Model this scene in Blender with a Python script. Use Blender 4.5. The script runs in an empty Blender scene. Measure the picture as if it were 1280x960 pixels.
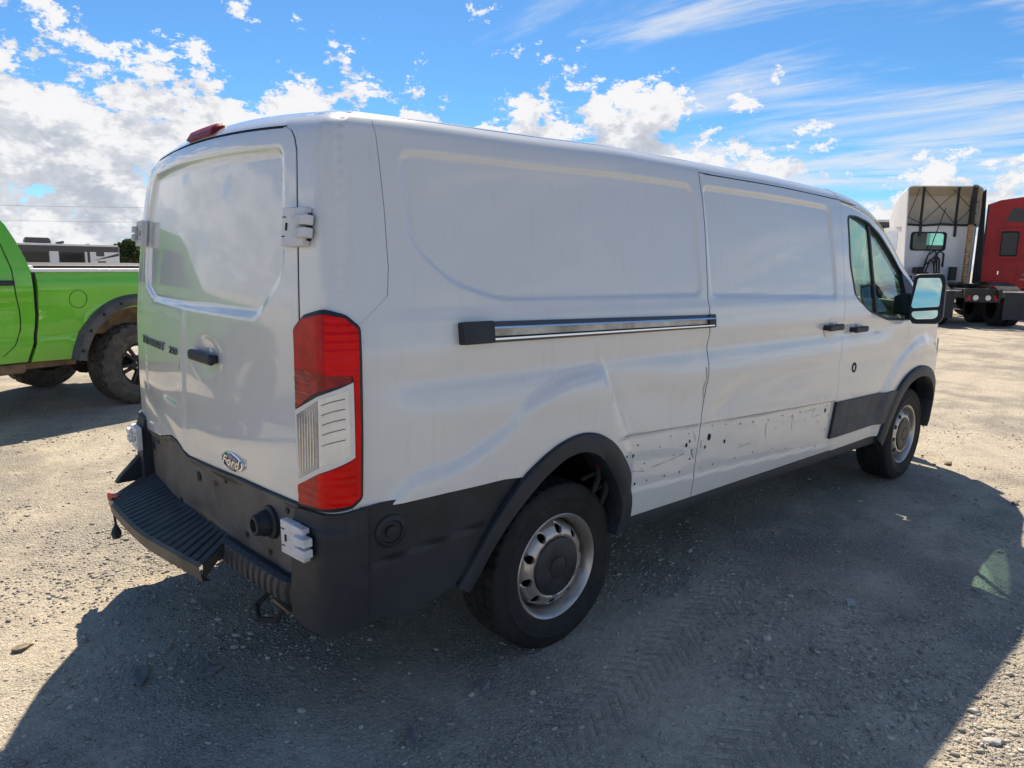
import bpy, bmesh, math, random
import numpy as np
from mathutils import Vector, Matrix
from mathutils.geometry import delaunay_2d_cdt
random.seed(7); RNG=np.random.default_rng(11)
R=math.radians; PI=math.pi
sc=bpy.context.scene
col=sc.collection

# ---------------------------------------------------------------- camera
CAM=np.array([-2.0345,-2.9142,1.574]); YAW,PITCH,ROLL=0.8311,-0.1687,0.0207; FPX=906.28
def cam_axes():
    f=np.array([math.cos(YAW)*math.cos(PITCH),math.sin(YAW)*math.cos(PITCH),math.sin(PITCH)])
    r=np.array([math.sin(YAW),-math.cos(YAW),0]); u=np.cross(r,f); c,s=math.cos(ROLL),math.sin(ROLL)
    return f,c*r+s*u,-s*r+c*u
CF,CR,CU=cam_axes()
cd=bpy.data.cameras.new('camera'); cam=bpy.data.objects.new('camera',cd); col.objects.link(cam)
cd.sensor_fit='HORIZONTAL'; cd.sensor_width=36; cd.lens=FPX*36/1280; cd.clip_start=.05; cd.clip_end=3000
M=Matrix(((CR[0],CU[0],-CF[0],CAM[0]),(CR[1],CU[1],-CF[1],CAM[1]),(CR[2],CU[2],-CF[2],CAM[2]),(0,0,0,1)))
cam.matrix_world=M
sc.camera=cam

# ---------------------------------------------------------------- sun, sky, exposure
SUN_AZ,SUN_EL=54.0,49.5                       # azimuth from +X towards +Y
sd=bpy.data.lights.new('sun','SUN'); sd.energy=2.6; sd.angle=R(.53); sd.color=(1,.86,.67)
sun=bpy.data.objects.new('sun',sd); col.objects.link(sun); sun.location=(6,9,14)
sdir=Vector((math.cos(R(SUN_AZ))*math.cos(R(SUN_EL)),math.sin(R(SUN_AZ))*math.cos(R(SUN_EL)),math.sin(R(SUN_EL))))
sun.rotation_euler=sdir.to_track_quat('Z','Y').to_euler()
sc.view_settings.view_transform='Standard'; sc.view_settings.look='None'
sc.view_settings.exposure=1.64
sc.cycles.max_bounces=7; sc.cycles.diffuse_bounces=3; sc.cycles.glossy_bounces=3; sc.cycles.transmission_bounces=4; sc.cycles.transparent_max_bounces=8; sc.view_settings.gamma=1
SKY_STRENGTH=.075; CLOUD=2.6

class NT:
    """small helper for node trees"""
    def __init__(s,nt): s.nt=nt; nt.nodes.clear()
    def n(s,t,ins=None,**kw):
        nd=s.nt.nodes.new(t)
        for k,v in kw.items(): setattr(nd,k,v)
        for k,v in (ins or {}).items():
            if isinstance(v,bpy.types.NodeSocket): s.nt.links.new(v,nd.inputs[k])
            else: nd.inputs[k].default_value=v
        return nd
    def m(s,op,a,b=None,c=None,clamp=False):
        nd=s.nt.nodes.new('ShaderNodeMath'); nd.operation=op; nd.use_clamp=clamp
        for i,v in enumerate((a,b,c)):
            if v is None: continue
            if isinstance(v,bpy.types.NodeSocket): s.nt.links.new(v,nd.inputs[i])
            else: nd.inputs[i].default_value=v
        return nd.outputs[0]
    def ramp(s,x,a,b,c=0.,d=1.,mode='SMOOTHSTEP'):
        nd=s.n('ShaderNodeMapRange',{0:x,1:a,2:b,3:c,4:d}); nd.interpolation_type=mode; return nd.outputs[0]
    def mix(s,f,a,b,blend='MIX'):
        nd=s.nt.nodes.new('ShaderNodeMix'); nd.data_type='RGBA'; nd.blend_type=blend
        for i,v in ((0,f),(6,a),(7,b)):
            if isinstance(v,bpy.types.NodeSocket): s.nt.links.new(v,nd.inputs[i])
            else: nd.inputs[i].default_value=v if i==0 else (tuple(v)+(1,))[:4]
        return nd.outputs[2]
    def noise(s,vec,scale,detail=4,rough=.55,dist=0.,lac=2.):
        return s.n('ShaderNodeTexNoise',{'Vector':vec,'Scale':scale,'Detail':detail,'Roughness':rough,'Distortion':dist,'Lacunarity':lac}).outputs['Fac']
    def link(s,a,b): s.nt.links.new(a,b)

w=bpy.data.worlds.new('World'); sc.world=w; w.use_nodes=True
t=NT(w.node_tree)
sky=t.n('ShaderNodeTexSky',sky_type='NISHITA',sun_disc=False,sun_elevation=R(SUN_EL),sun_rotation=R(90-SUN_AZ),air_density=1.0,dust_density=.35,ozone_density=2.4,altitude=1200)
tc=t.n('ShaderNodeTexCoord').outputs['Generated']
sx=t.n('ShaderNodeSeparateXYZ',{0:tc}); X,Y,Z=sx.outputs
el=t.m('MULTIPLY',t.m('ARCSINE',Z),57.2958); az=t.m('MULTIPLY',t.m('ARCTAN2',Y,X),57.2958)
# cumulus bank low over the horizon
def cvec(dz):
    return t.n('ShaderNodeCombineXYZ',{0:X,1:Y,2:t.m('MULTIPLY',t.m('ADD',Z,dz),1.7)}).outputs[0]
def cum(dz,det):
    v=cvec(dz)
    a=t.noise(v,12.,det,.69,.1); b=t.noise(v,3.4,1,.5)
    top=t.m('ADD',t.ramp(az,18,36,6.0,12.6),t.ramp(az,58,74,0.,1.2))
    e=t.m('SUBTRACT',t.m('ADD',el,dz*57.3),top)
    bias=t.ramp(e,-6,7,.125,-.135,'LINEAR')
    return t.m('ADD',t.m('ADD',t.m('MULTIPLY',a,.84),t.m('MULTIPLY',b,.16)),bias)
c0=cum(0,8); c1=cum(.035,4)
mask=t.ramp(c0,.508,.556)
lit=t.ramp(t.m('SUBTRACT',c0,c1),-.02,.10)
dens=t.ramp(c1,.53,.75)
lum=t.m('ADD',t.m('MULTIPLY',lit,.45),t.m('MULTIPLY',t.m('SUBTRACT',1.,dens),.55),clamp=True)
ccol=t.mix(lum,(.52*.115,.57*.115,.66*.115),(.115,.115,.117))
# cirrus streaks
den=t.m('ADD',Z,.16)
px=t.m('DIVIDE',X,den); py=t.m('DIVIDE',Y,den)
ca,sa=math.cos(R(104)),math.sin(R(104))
p1=t.m('ADD',t.m('MULTIPLY',px,ca),t.m('MULTIPLY',py,sa)); p2=t.m('SUBTRACT',t.m('MULTIPLY',py,ca),t.m('MULTIPLY',px,sa))
cv=t.n('ShaderNodeCombineXYZ',{0:t.m('MULTIPLY',p1,.9),1:t.m('MULTIPLY',p2,2.6),2:0.}).outputs[0]
ci=t.noise(cv,1.15,7,.62,.5); cib=t.noise(cv,.45,2,.5)
reg=t.ramp(az,62,30,-.10,.055)
cm=t.m('MULTIPLY',t.ramp(t.m('ADD',t.m('ADD',t.m('MULTIPLY',ci,.7),t.m('MULTIPLY',cib,.3)),t.m('ADD',reg,t.ramp(el,16,4,-.01,.04))),.50,.70),.85)
haze=t.ramp(el,6,-1,0,.30)
s0=t.n('ShaderNodeVectorMath',{0:t.mix(1.,sky.outputs[0],(.25,.435,.56),'MULTIPLY'),3:SKY_STRENGTH},operation='SCALE').outputs[0]
cs=lambda c: t.n('ShaderNodeVectorMath',{0:c,3:CLOUD},operation='SCALE').outputs[0]
s1=t.mix(haze,s0,(.30,.36,.41))
s2=t.mix(cm,s1,cs(t.mix(0.,(.098,.102,.108),(0,0,0))))
s3=t.mix(mask,s2,cs(ccol))
s4=t.mix(t.ramp(Z,-.02,-.001,1,0),s3,(.25,.23,.2))
w.cycles.sampling_method='MANUAL'; w.cycles.sample_map_resolution=512
bg=t.n('ShaderNodeBackground',{0:s4,1:1.0}); out=t.n('ShaderNodeOutputWorld'); t.link(bg.outputs[0],out.inputs[0])

# ---------------------------------------------------------------- materials
MATS={}
def mat(name,base,rough=.5,metal=0.,coat=0.,bump=0.,bscale=60.,var=0.,vscale=4.,spec=.5,dirt=None,dirt_h=None,trans=0.,fine=0.,smudge=False):
    m=bpy.data.materials.new(name); m.use_nodes=True; k=NT(m.node_tree)
    tcn=k.n('ShaderNodeTexCoord').outputs['Object']
    c=tuple(base)+(1,)
    b=k.n('ShaderNodeBsdfPrincipled',{'Base Color':c,'Roughness':rough,'Metallic':metal,'Coat Weight':coat,'Coat Roughness':.04,'Specular IOR Level':spec})
    colr=None
    if var:
        f=k.noise(tcn,vscale,6,.6); colr=k.mix(k.ramp(f,.3,.7),tuple(x*(1-var) for x in base),tuple(min(1,x*(1+var)) for x in base))
    if fine:
        f=k.noise(tcn,vscale*40,4,.7); colr=k.mix(k.ramp(f,.35,.7,0,fine),colr if colr else tuple(base),tuple(min(1,x*1.9+.05) for x in base))
    if dirt is not None:
        f=k.noise(tcn,7,9,.65); g=k.ramp(f,.42,.75,0,.75)
        if dirt_h:
            z=k.n('ShaderNodeSeparateXYZ',{0:tcn}).outputs[2]
            h=k.ramp(k.m('ADD',z,k.m('MULTIPLY',k.m('SUBTRACT',f,.5),.5)),dirt_h[0],dirt_h[1],1,0); g=k.m('MULTIPLY',k.m('ADD',k.m('MULTIPLY',g,.6),.4),h)
        colr=k.mix(g,colr if colr else tuple(base),dirt)
        k.link(k.m('ADD',k.m('MULTIPLY',g,.35),rough,clamp=True),b.inputs['Roughness'])
        if coat: k.link(k.m('MULTIPLY',k.m('SUBTRACT',1.,g),coat),b.inputs['Coat Weight'])
    if smudge:
        mp=k.n('ShaderNodeMapping',{'Vector':tcn,'Scale':(1.,1.,.35)}).outputs[0]
        sm_=k.noise(mp,9,8,.7); k.link(k.ramp(sm_,.35,.75,.01,.08),b.inputs['Coat Roughness'])
        st_=k.n('ShaderNodeMapping',{'Vector':tcn,'Scale':(14.,14.,.9)}).outputs[0]
        colr=k.mix(k.ramp(k.noise(st_,2.2,5,.65),.52,.80,0,.22),colr,(.52,.49,.44))
    if colr is not None: k.link(colr,b.inputs['Base Color'])
    if bump:
        bn=k.n('ShaderNodeBump',{'Strength':bump,'Distance':.004,'Height':k.noise(tcn,bscale,5,.6)}); k.link(bn.outputs[0],b.inputs['Normal'])
    o=k.n('ShaderNodeOutputMaterial'); k.link(b.outputs[0],o.inputs[0])
    MATS[name]=m; return m
def glass(name,tint,opac=.25,rough=.0):
    m=bpy.data.materials.new(name); m.use_nodes=True; k=NT(m.node_tree)
    tr=k.n('ShaderNodeBsdfTransparent',{0:tuple(tint)+(1,)}); gl=k.n('ShaderNodeBsdfGlossy',{0:(1,1,1,1),1:rough})
    fr=k.n('ShaderNodeFresnel',{0:1.55})
    mx=k.n('ShaderNodeMixShader',{0:k.m('ADD',k.m('MULTIPLY',fr.outputs[0],.75*(1-opac)),opac,clamp=True)}); k.link(tr.outputs[0],mx.inputs[1]); k.link(gl.outputs[0],mx.inputs[2])
    o=k.n('ShaderNodeOutputMaterial'); k.link(mx.outputs[0],o.inputs[0]); MATS[name]=m; return m

paint=mat('white_paint',(.70,.71,.692),.26,coat=1.,smudge=True,var=.015,vscale=2.,dirt=(.60,.55,.48),dirt_h=(.35,.85))
plain_white=mat('white_metal_paint',(.74,.75,.77),.4,coat=.3,var=.03)
black=mat('black_plastic',(.017,.022,.029),.52,bump=.25,bscale=260,var=.3,vscale=5,dirt=(.042,.046,.050),dirt_h=(.25,.70),spec=.45)
plate=mat('scuffed_plastic',(.085,.086,.088),.5,bump=.3,bscale=150,var=.35,vscale=6,dirt=(.16,.145,.125),spec=.45)
rib_m=mat('step_pad_plastic',(.035,.036,.04),.5,bump=.3,bscale=200,var=.4,vscale=8,dirt=(.11,.10,.09),spec=.5)
lip_m=mat('ground_tint_plastic',(.10,.088,.07),.6,var=.3,vscale=7,bump=.2)  # brownish base paints in the ground reflected by the lip face
rubber=mat('tyre_rubber',(.017,.017,.018),.72,bump=.35,bscale=120,var=.3,vscale=9,dirt=(.05,.046,.04),spec=.35)
dusty_rubber=mat('dusty_tyre_rubber',(.085,.079,.070),.85,bump=.4,bscale=90,var=.2,vscale=14,dirt=(.17,.15,.12),spec=.2)
dark=mat('dark_cavity',(.012,.012,.013),.8,var=.2)
under=mat('underbody',(.02,.02,.02),.8,var=.4,bump=.3,dirt=(.07,.06,.05))
steel=mat('silver_wheel_paint',(.52,.49,.45),.33,metal=.75,var=.10,vscale=14,dirt=(.22,.16,.10),coat=.2)
capm=mat('wheel_cap_plastic',(.025,.027,.03),.45,var=.3,vscale=12,dirt=(.06,.06,.06))
alu=mat('bright_aluminium',(.75,.76,.78),.18,metal=1.)
alu2=mat('track_rail_metal',(.50,.47,.42),.42,metal=.6,var=.2,vscale=9,dirt=(.30,.25,.18))
chrome=mat('chrome',(.8,.8,.82),.08,metal=1.)
hinge_m=mat('hinge_paint',(.66,.67,.69),.45,coat=.2,var=.06,vscale=12,dirt=(.35,.34,.32))
red_a=mat('red_lens_bright',(.72,.003,.003),.25,coat=.08,spec=.15,var=.12,vscale=10)
red_b=mat('red_lens_deep',(.45,.003,.004),.25,coat=.12,spec=.2,var=.25,vscale=18)
red_c=mat('red_lens_dark',(.30,.005,.006),.25,coat=.25,spec=.25,var=.4,vscale=26)
clear_a=mat('clear_lens_cream',(.86,.81,.71),.18,coat=1.,var=.06,vscale=12)
clear_b=mat('clear_lens_reflector',(.27,.30,.36),.2,metal=.55,coat=.6,var=.3,vscale=9,bump=.25,bscale=40)
brake_m=mat('brake_lamp_red',(.20,.008,.014),.45,coat=.0,spec=.3,var=.2)
badge_blue=mat('badge_blue',(.012,.03,.11),.2,coat=1.)
grey_letter=mat('badge_letter_grey',(.16,.17,.18),.3,metal=.4)
green=mat('lime_green_paint',(.13,.52,.012),.25,coat=1.,var=.05,vscale=3,dirt=(.20,.30,.06),dirt_h=(.42,.80))
trim_grey=mat('flare_plastic',(.075,.078,.085),.7,var=.25,vscale=8,dirt=(.20,.17,.13),bump=.2)
rust=mat('rusty_steel',(.16,.105,.06),.85,var=.5,vscale=6,dirt=(.25,.18,.11),bump=.4)
truck_white=mat('truck_white_paint',(.74,.73,.74),.45,coat=.2,var=.04)
cream=mat('fairing_inside',(.66,.59,.48),.75,var=.10,vscale=1.5)
truck_red=mat('truck_red_paint',(.40,.012,.014),.42,coat=.2,spec=.3,var=.15,vscale=3)
frame_black=mat('truck_frame_black',(.014,.014,.016),.55,var=.4,vscale=5,dirt=(.05,.045,.04))
flap_m=mat('mudflap_rubber',(.03,.032,.036),.7,var=.2)
rv_white=mat('trailer_white',(.78,.78,.78),.4,var=.03)
rv_grey=mat('trailer_grey_stripe',(.07,.068,.07),.4,var=.1)
tarp=mat('black_tonneau',(.01,.01,.011),.5)
seat_m=mat('seat_fabric',(.16,.16,.165),.85,var=.1,vscale=30,bump=.3,bscale=400)
seat_l=mat('white_seat_cover',(.62,.63,.62),.8,var=.06)
trim_in=mat('cab_trim',(.05,.05,.053),.6)
glass_g=glass('green_tinted_glass',(.50,.84,.75),.02); glass_c=glass('clear_screen_glass',(.84,.93,.88),.03)
glass_d=glass('dark_tinted_glass',(.10,.13,.13),.08)
mirror_m=mat('mirror_glass',(.45,.60,.56),.02,metal=1.)
dark_glass=mat('dark_opaque_glass',(.010,.012,.014),.08,spec=.5)
refl_w=mat('reflector_white',(.75,.74,.70),.3); refl_r=mat('reflector_red',(.45,.02,.02),.3)
brownish=mat('exhaust_heat_shield',(.40,.27,.14),.45,metal=.5,var=.4,vscale=10)

# ---------------------------------------------------------------- mesh helpers
def mesh_obj(name,verts,faces,m,parent=None,smooth=30,normals=None,mats=None,mi=None):
    me=bpy.data.meshes.new(name)
    me.from_pydata([tuple(map(float,v)) for v in verts],[],[tuple(map(int,f)) for f in faces])
    for q in (mats or [m]): me.materials.append(q)
    if mi is not None: me.polygons.foreach_set('material_index',mi)
    if smooth is not None:
        me.polygons.foreach_set('use_smooth',[True]*len(me.polygons))
        if smooth and normals is None: me.set_sharp_from_angle(angle=R(smooth))
    else: me.polygons.foreach_set('use_smooth',[False]*len(me.polygons))
    me.update()
    if normals is not None: me.normals_split_custom_set_from_vertices([tuple(map(float,n)) for n in normals])
    o=bpy.data.objects.new(name,me); col.objects.link(o)
    if parent is not None: o.parent=parent
    return o
def empty(name,loc,rz=0.,label=None,cat=None,group=None):
    o=bpy.data.objects.new(name,None); col.objects.link(o); o.location=loc; o.rotation_euler=(0,0,rz); o.empty_display_size=.2
    tag(o,label,cat,group); return o
def tag(o,label=None,cat=None,group=None,kind=None):
    if label: o['label']=label
    if cat: o['category']=cat
    if group: o['group']=group
    if kind: o['kind']=kind
    return o
class MB:
    def __init__(s): s.v=[]; s.f=[]
    def add(s,v,f):
        b=len(s.v); s.v+= [tuple(map(float,p)) for p in v]; s.f+=[tuple(int(i)+b for i in q) for q in f]; return s
    def box(s,c,d,rot=None,taper=(1,1)):
        x,y,z=[q/2 for q in d]; tx,ty=taper
        v=[Vector((sx*x*(tx if sz>0 else 1),sy*y*(ty if sz>0 else 1),sz*z)) for sz in(-1,1) for sy in(-1,1) for sx in(-1,1)]
        if rot is not None: v=[rot@p for p in v]
        return s.add([p+Vector(c) for p in v],[(0,2,3,1),(4,5,7,6),(0,1,5,4),(2,6,7,3),(0,4,6,2),(1,3,7,5)])
    def prism(s,poly,a,b,plane='xz'):
        # poly of 2D points extruded along the remaining axis from a to b
        n=len(poly)
        def P(p,t): return {'xz':(p[0],t,p[1]),'xy':(p[0],p[1],t),'yz':(t,p[0],p[1])}[plane]
        v=[P(p,a) for p in poly]+[P(p,b) for p in poly]
        return s.add(v,[tuple(range(n))[::-1],tuple(range(n,2*n))]+[(i,(i+1)%n,n+(i+1)%n,n+i) for i in range(n)])
    def lathe(s,prof,n=32,axis='y',c=(0,0,0),close=False):
        v=[];f=[]; k=len(prof)
        for i in range(n):
            a=2*PI*i/n
            for (h,r) in prof:
                q={'y':(r*math.cos(a),h,r*math.sin(a)),'z':(r*math.cos(a),r*math.sin(a),h),'x':(h,r*math.cos(a),r*math.sin(a))}[axis]
                v.append((q[0]+c[0],q[1]+c[1],q[2]+c[2]))
        for i in range(n):
            j=(i+1)%n
            for q in range(k-1): f.append((i*k+q,i*k+q+1,j*k+q+1,j*k+q))
        return s.add(v,f)
    def tube(s,pts,r,n=8,cap=True):
        pts=[Vector(p) for p in pts]; v=[];f=[]
        rr=r if isinstance(r,(list,tuple)) else [r]*len(pts)
        up=Vector((.13,.27,1)).normalized()
        for i,p in enumerate(pts):
            d=(pts[min(i+1,len(pts)-1)]-pts[max(i-1,0)]).normalized()
            a=d.cross(up); a=a.normalized() if a.length>1e-4 else Vector((1,0,0)); b=a.cross(d)
            for k in range(n): v.append(p+(a*math.cos(2*PI*k/n)+b*math.sin(2*PI*k/n))*rr[i])
        for i in range(len(pts)-1):
            for k in range(n): f.append((i*n+k,i*n+(k+1)%n,(i+1)*n+(k+1)%n,(i+1)*n+k))
        if cap: f.append(tuple(range(n))[::-1]); f.append(tuple(range((len(pts)-1)*n,len(pts)*n)))
        return s.add(v,f)
    def xf(s,fn): s.v=[tuple(fn(Vector(p))) for p in s.v]; return s
    def build(s,name,m,parent=None,smooth=30,bevel=0.,seg=2,loc=None):
        o=mesh_obj(name,s.v,s.f,m,parent,smooth)
        if True:
            bm=bmesh.new(); bm.from_mesh(o.data); bmesh.ops.recalc_face_normals(bm,faces=bm.faces); bm.to_mesh(o.data); bm.free()
        if bevel:
            b=o.modifiers.new('bevel','BEVEL'); b.width=bevel; b.segments=seg; b.limit_method='ANGLE'; b.angle_limit=R(35); b.harden_normals=True
        if loc is not None: o.location=loc
        return o
def ptin(P,poly):
    poly=np.asarray(poly,float); x,y=P[:,0],P[:,1]; c=np.zeros(len(P),bool); j=len(poly)-1
    for i in range(len(poly)):
        xi,yi=poly[i]; xj,yj=poly[j]
        k=((yi>y)!=(yj>y)); 
        with np.errstate(divide='ignore',invalid='ignore'): c^=k&(x<(xj-xi)*(y-yi)/(yj-yi+1e-15)+xi)
        j=i
    return c
def sdist(P,poly,closed=True):
    """distance to a polygon, negative inside"""
    poly=np.asarray(poly,float); d=np.full(len(P),1e9); n=len(poly)
    for i in range(n if closed else n-1):
        a=poly[i]; b=poly[(i+1)%n]; ab=b-a; t=np.clip(((P-a)@ab)/(ab@ab+1e-12),0,1); q=a+t[:,None]*ab; d=np.minimum(d,np.hypot(*(P-q).T))
    return np.where(ptin(P,poly),-d,d) if closed else d
def dens(poly,step,closed=True):
    out=[]; n=len(poly)
    for i in range(n if closed else n-1):
        a=np.array(poly[i],float); b=np.array(poly[(i+1)%n],float); k=max(1,int(math.ceil(np.hypot(*(b-a))/step)))
        for q in range(k): out.append(tuple(a+(b-a)*q/k))
    if not closed: out.append(tuple(poly[-1]))
    return out
def rnd(poly,r,k=4,closed=True):
    """round the corners of a polyline"""
    out=[]; n=len(poly)
    for i in range(n):
        if not closed and i in (0,n-1): out.append(tuple(poly[i])); continue
        p0=np.array(poly[i-1],float); p=np.array(poly[i],float); p1=np.array(poly[(i+1)%n],float)
        a=(p0-p); b=(p1-p); la,lb=np.hypot(*a),np.hypot(*b); q=min(r,la*.45,lb*.45)
        s=p+a/la*q; e=p+b/lb*q
        for t in np.linspace(0,1,k+1): out.append(tuple((1-t)**2*s+2*t*(1-t)*p+t*t*e))
    return out
def tri2d(poly,holes=(),grid=.02,inner=None):
    """triangulate a polygon with holes and inner grid points; returns points, faces, boundary loops"""
    loops=[dens(poly,grid)]+[dens(h,grid) for h in holes]
    pts=[];edges=[];lidx=[]
    for L in loops:
        b=len(pts); pts+=L; n=len(L); edges+=[(b+i,b+(i+1)%n) for i in range(n)]; lidx.append(list(range(b,b+n)))
    nb=len(pts); A=np.array(loops[0]); lo=A.min(0); hi=A.max(0)
    gx,gy=np.meshgrid(np.arange(lo[0]+grid*.37,hi[0],grid),np.arange(lo[1]+grid*.41,hi[1],grid)); gx[::2]+=grid*.5
    G=np.stack([gx.ravel(),gy.ravel()],1); k=sdist(G,loops[0])<-grid*.45
    for h in loops[1:]: k&=sdist(G,h)>grid*.45
    G=G[k]
    if inner is not None and len(inner):
        I=np.array(inner); kk=np.ones(len(G),bool)
        G=np.concatenate([G,I])
    allp=[Vector(map(float,q)) for q in pts]+[Vector(map(float,q)) for q in G]
    res=delaunay_2d_cdt(allp,edges,[],0,1e-7)
    V=np.array([tuple(q) for q in res[0]]); F=np.array([f for f in res[2] if len(f)==3])
    cen=V[F].mean(1); k=ptin(cen,loops[0])
    for h in loops[1:]: k&=~ptin(cen,h)
    F=F[k]
    a=V[F]; ar=(a[:,1,0]-a[:,0,0])*(a[:,2,1]-a[:,0,1])-(a[:,1,1]-a[:,0,1])*(a[:,2,0]-a[:,0,0])
    F=F[np.abs(ar)>1e-10]; ar=ar[np.abs(ar)>1e-10]; F[ar<0]=F[ar<0][:,::-1]
    def area(L): A=np.array(L); return .5*np.sum(A[:,0]*np.roll(A[:,1],-1)-A[:,1]*np.roll(A[:,0],-1))
    mp={}
    for new,olds in enumerate(res[3]):
        for o in olds: mp[o]=new
    out=[]
    for n,(L,pl) in enumerate(zip(lidx,loops)):
        q=[mp[i] for i in L if i in mp]
        if (area(pl)>0)!=(n==0): q=q[::-1]
        out.append(q)
    return V,F,out
def smooth(a,b,x):
    t=np.clip((np.asarray(x,float)-a)/(b-a),0,1); return t*t*(3-2*t)
def spl(xs,ys):
    xs=np.array(xs,float); ys=np.array(ys,float); d=np.diff(ys)/np.diff(xs)
    m=np.empty_like(ys); m[0]=d[0]; m[-1]=d[-1]
    for i in range(1,len(xs)-1):
        m[i]=0 if d[i-1]*d[i]<=0 else 2*d[i-1]*d[i]/(d[i-1]+d[i])
    def f(x):
        x=np.clip(np.asarray(x,float),xs[0],xs[-1]); i=np.clip(np.searchsorted(xs,x)-1,0,len(xs)-2)
        h=xs[i+1]-xs[i]; t=(x-xs[i])/h
        return (2*t**3-3*t**2+1)*ys[i]+(t**3-2*t**2+t)*h*m[i]+(-2*t**3+3*t**2)*ys[i+1]+(t**3-t**2)*h*m[i+1]
    return f
# body section: v is the height up to 1.88, then runs on round the roof rail to the roof centre
SV=[.25,.40,.60,.85,1.0,1.25,1.40,1.60,1.80,1.88,1.95,2.00,2.05,2.11,2.20,2.55,2.95]
SW=[.985,1.0,1.015,1.025,1.028,1.02,1.0,.965,.928,.910,.890,.872,.842,.795,.71,.38,0]
SZ=[.25,.40,.60,.85,1.0,1.25,1.40,1.60,1.80,1.88,1.945,1.988,2.022,2.045,2.058,2.082,2.090]
fW=spl(SV,SW); fZ=spl(SV,SZ)
fXE=spl([.25,.8,1.2,1.4,1.66,1.9,1.97,2.02,2.08,2.2,2.95],[-1.0,-1.012,-1.008,-1.0,-.982,-.957,-.945,-.925,-.875,-.80,-.55])
fD=spl([-1.1,-.76,0,.5,1.5,2.5,3.0],[-.02,-.012,.006,.02,.02,.0,-.02])
RC=.06; BOW=.05; UC=-.94; YB=.90; PH=.11
ARC=RC*(np.pi/2-PH)
def tapx(x,z):
    t=.03*smooth(-.45,-1.0,x)
    t=t+np.interp(x,[3.3,3.75,4.1,4.35,4.55,4.7,4.78],[0,.004,.03,.10,.21,.36,.55])
    t=t+.10*smooth(2.6,3.9,x)*smooth(1.15,1.6,z)
    return t
def S(u,v):
    u=np.asarray(u,float); v=np.asarray(v,float); u,v=np.broadcast_arrays(u,v)
    W=fW(v); Z=fZ(v); r=np.minimum(RC,W*.5+1e-4)
    xe=fXE(v); xc=xe+r; X1=-.35
    xs=np.where(u<X1, xc+(u-UC)*(X1-xc)/(X1-UC), u)
    ys=-(W-tapx(xs,Z)*np.clip(W/.5,0,1))
    Wc=W-.03*np.clip(W/.5,0,1)
    a=np.clip((UC-u)/RC,0,np.pi/2-PH)
    xk=xc-r*np.sin(a); yk=-(Wc-r+r*np.cos(a))
    s=np.clip(UC-ARC-u,0,None)/YB
    yb=Wc-r+r*np.sin(PH)
    xE=xc-r*np.cos(PH)
    yr=-yb*(1-s); bow=BOW*np.clip(W/.8,0,1)
    xr=xE-bow*(1-(yr/np.maximum(yb,1e-6))**2)
    side=u>=UC; cor=(u<UC)&(u>=UC-ARC)
    x=np.where(side,xs,np.where(cor,xk,xr)); y=np.where(side,ys,np.where(cor,yk,yr))
    z=Z+fD(x)*smooth(1.35,2.0,v)
    z=z+np.where(side|cor,0,.03*(1-(yr/np.maximum(yb,1e-6))**2)*smooth(1.8,2.0,v)*np.clip(W/.8,0,1)) if True else z
    return np.stack([x,y,z],-1)
def N(u,v,e=2e-3):
    a=S(u+e,v)-S(u-e,v); b=S(u,v+e)-S(u,v-e); n=np.cross(a,b); n/=np.linalg.norm(n,axis=-1,keepdims=True)+1e-12
    return n
# ---------------------------------------------------------------- van body surface detail
REC_SIDE=rnd([(-.735,1.935),(.915,1.93),(.915,1.42),(-.34,1.427),(-.56,1.49),(-.715,1.63)],.07,5)
REC_SLIDE=rnd([(.99,1.93),(2.325,1.93),(2.325,1.385),(.975,1.415)],.05,5)
REC_REAR=rnd([(-2.71,1.70),(-2.66,1.42),(-2.49,1.36),(-1.95,1.352),(-1.39,1.362),(-1.21,1.52),(-1.203,1.935),(-1.60,1.94),(-2.28,1.94),(-2.655,1.935)],.06,5)
BL_R=rnd([(-.86,.80),(-.74,.90),(-.56,.92),(-.40,.99),(-.26,1.09),(-.06,1.165),(.17,1.185),(.25,1.08),(.37,.90),(.44,.70),(.3,.3),(-.7,.3)],.05)
BL_F=rnd([(2.95,.62),(3.12,.86),(3.3,1.0),(3.55,1.10),(3.8,1.12),(4.1,1.04),(4.3,.8),(4.3,.3),(3.0,.3)],.08)
PLATE_REC=rnd([(-2.64,1.155),(-2.09,1.155),(-2.16,.945),(-2.63,.935)],.015)
ARCH_R_OUT=[(-.545,.435),(-.50,.50),(-.43,.61),(-.354,.714),(-.258,.802),(-.17,.853),(-.098,.886),(-.02,.907),(.058,.914),(.145,.898),(.234,.85),(.30,.79),(.354,.722),(.39,.645),(.41,.566),(.413,.50),(.405,.445)]
ARCH_R_IN=[(-.50,.405),(-.475,.44),(-.40,.56),(-.34,.635),(-.27,.70),(-.17,.775),(-.07,.826),(-.01,.838),(.044,.840),(.125,.815),(.194,.752),(.24,.69),(.275,.64),(.30,.585),(.312,.53),(.312,.48),(.305,.42)]
ARCH_F_OUT=[(3.06,.42),(3.12,.55),(3.22,.70),(3.32,.785),(3.43,.84),(3.55,.872),(3.68,.885),(3.80,.875),(3.93,.845),(4.04,.79),(4.13,.71),(4.19,.61),(4.22,.50),(4.225,.40)]
ARCH_F_IN=[(3.16,.36),(3.22,.52),(3.31,.655),(3.39,.72),(3.48,.77),(3.58,.795),(3.70,.805),(3.80,.797),(3.90,.772),(3.99,.725),(4.06,.655),(4.11,.57),(4.13,.47),(4.13,.36)]
def waves(u,v):
    return .00018*(np.sin(7.3*u+2.1*v+.4)+np.sin(4.1*u-6.7*v+1.3)+.7*np.sin(13.*u+9.*v)+.5*np.sin(3.3*u+17*v))
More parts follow.
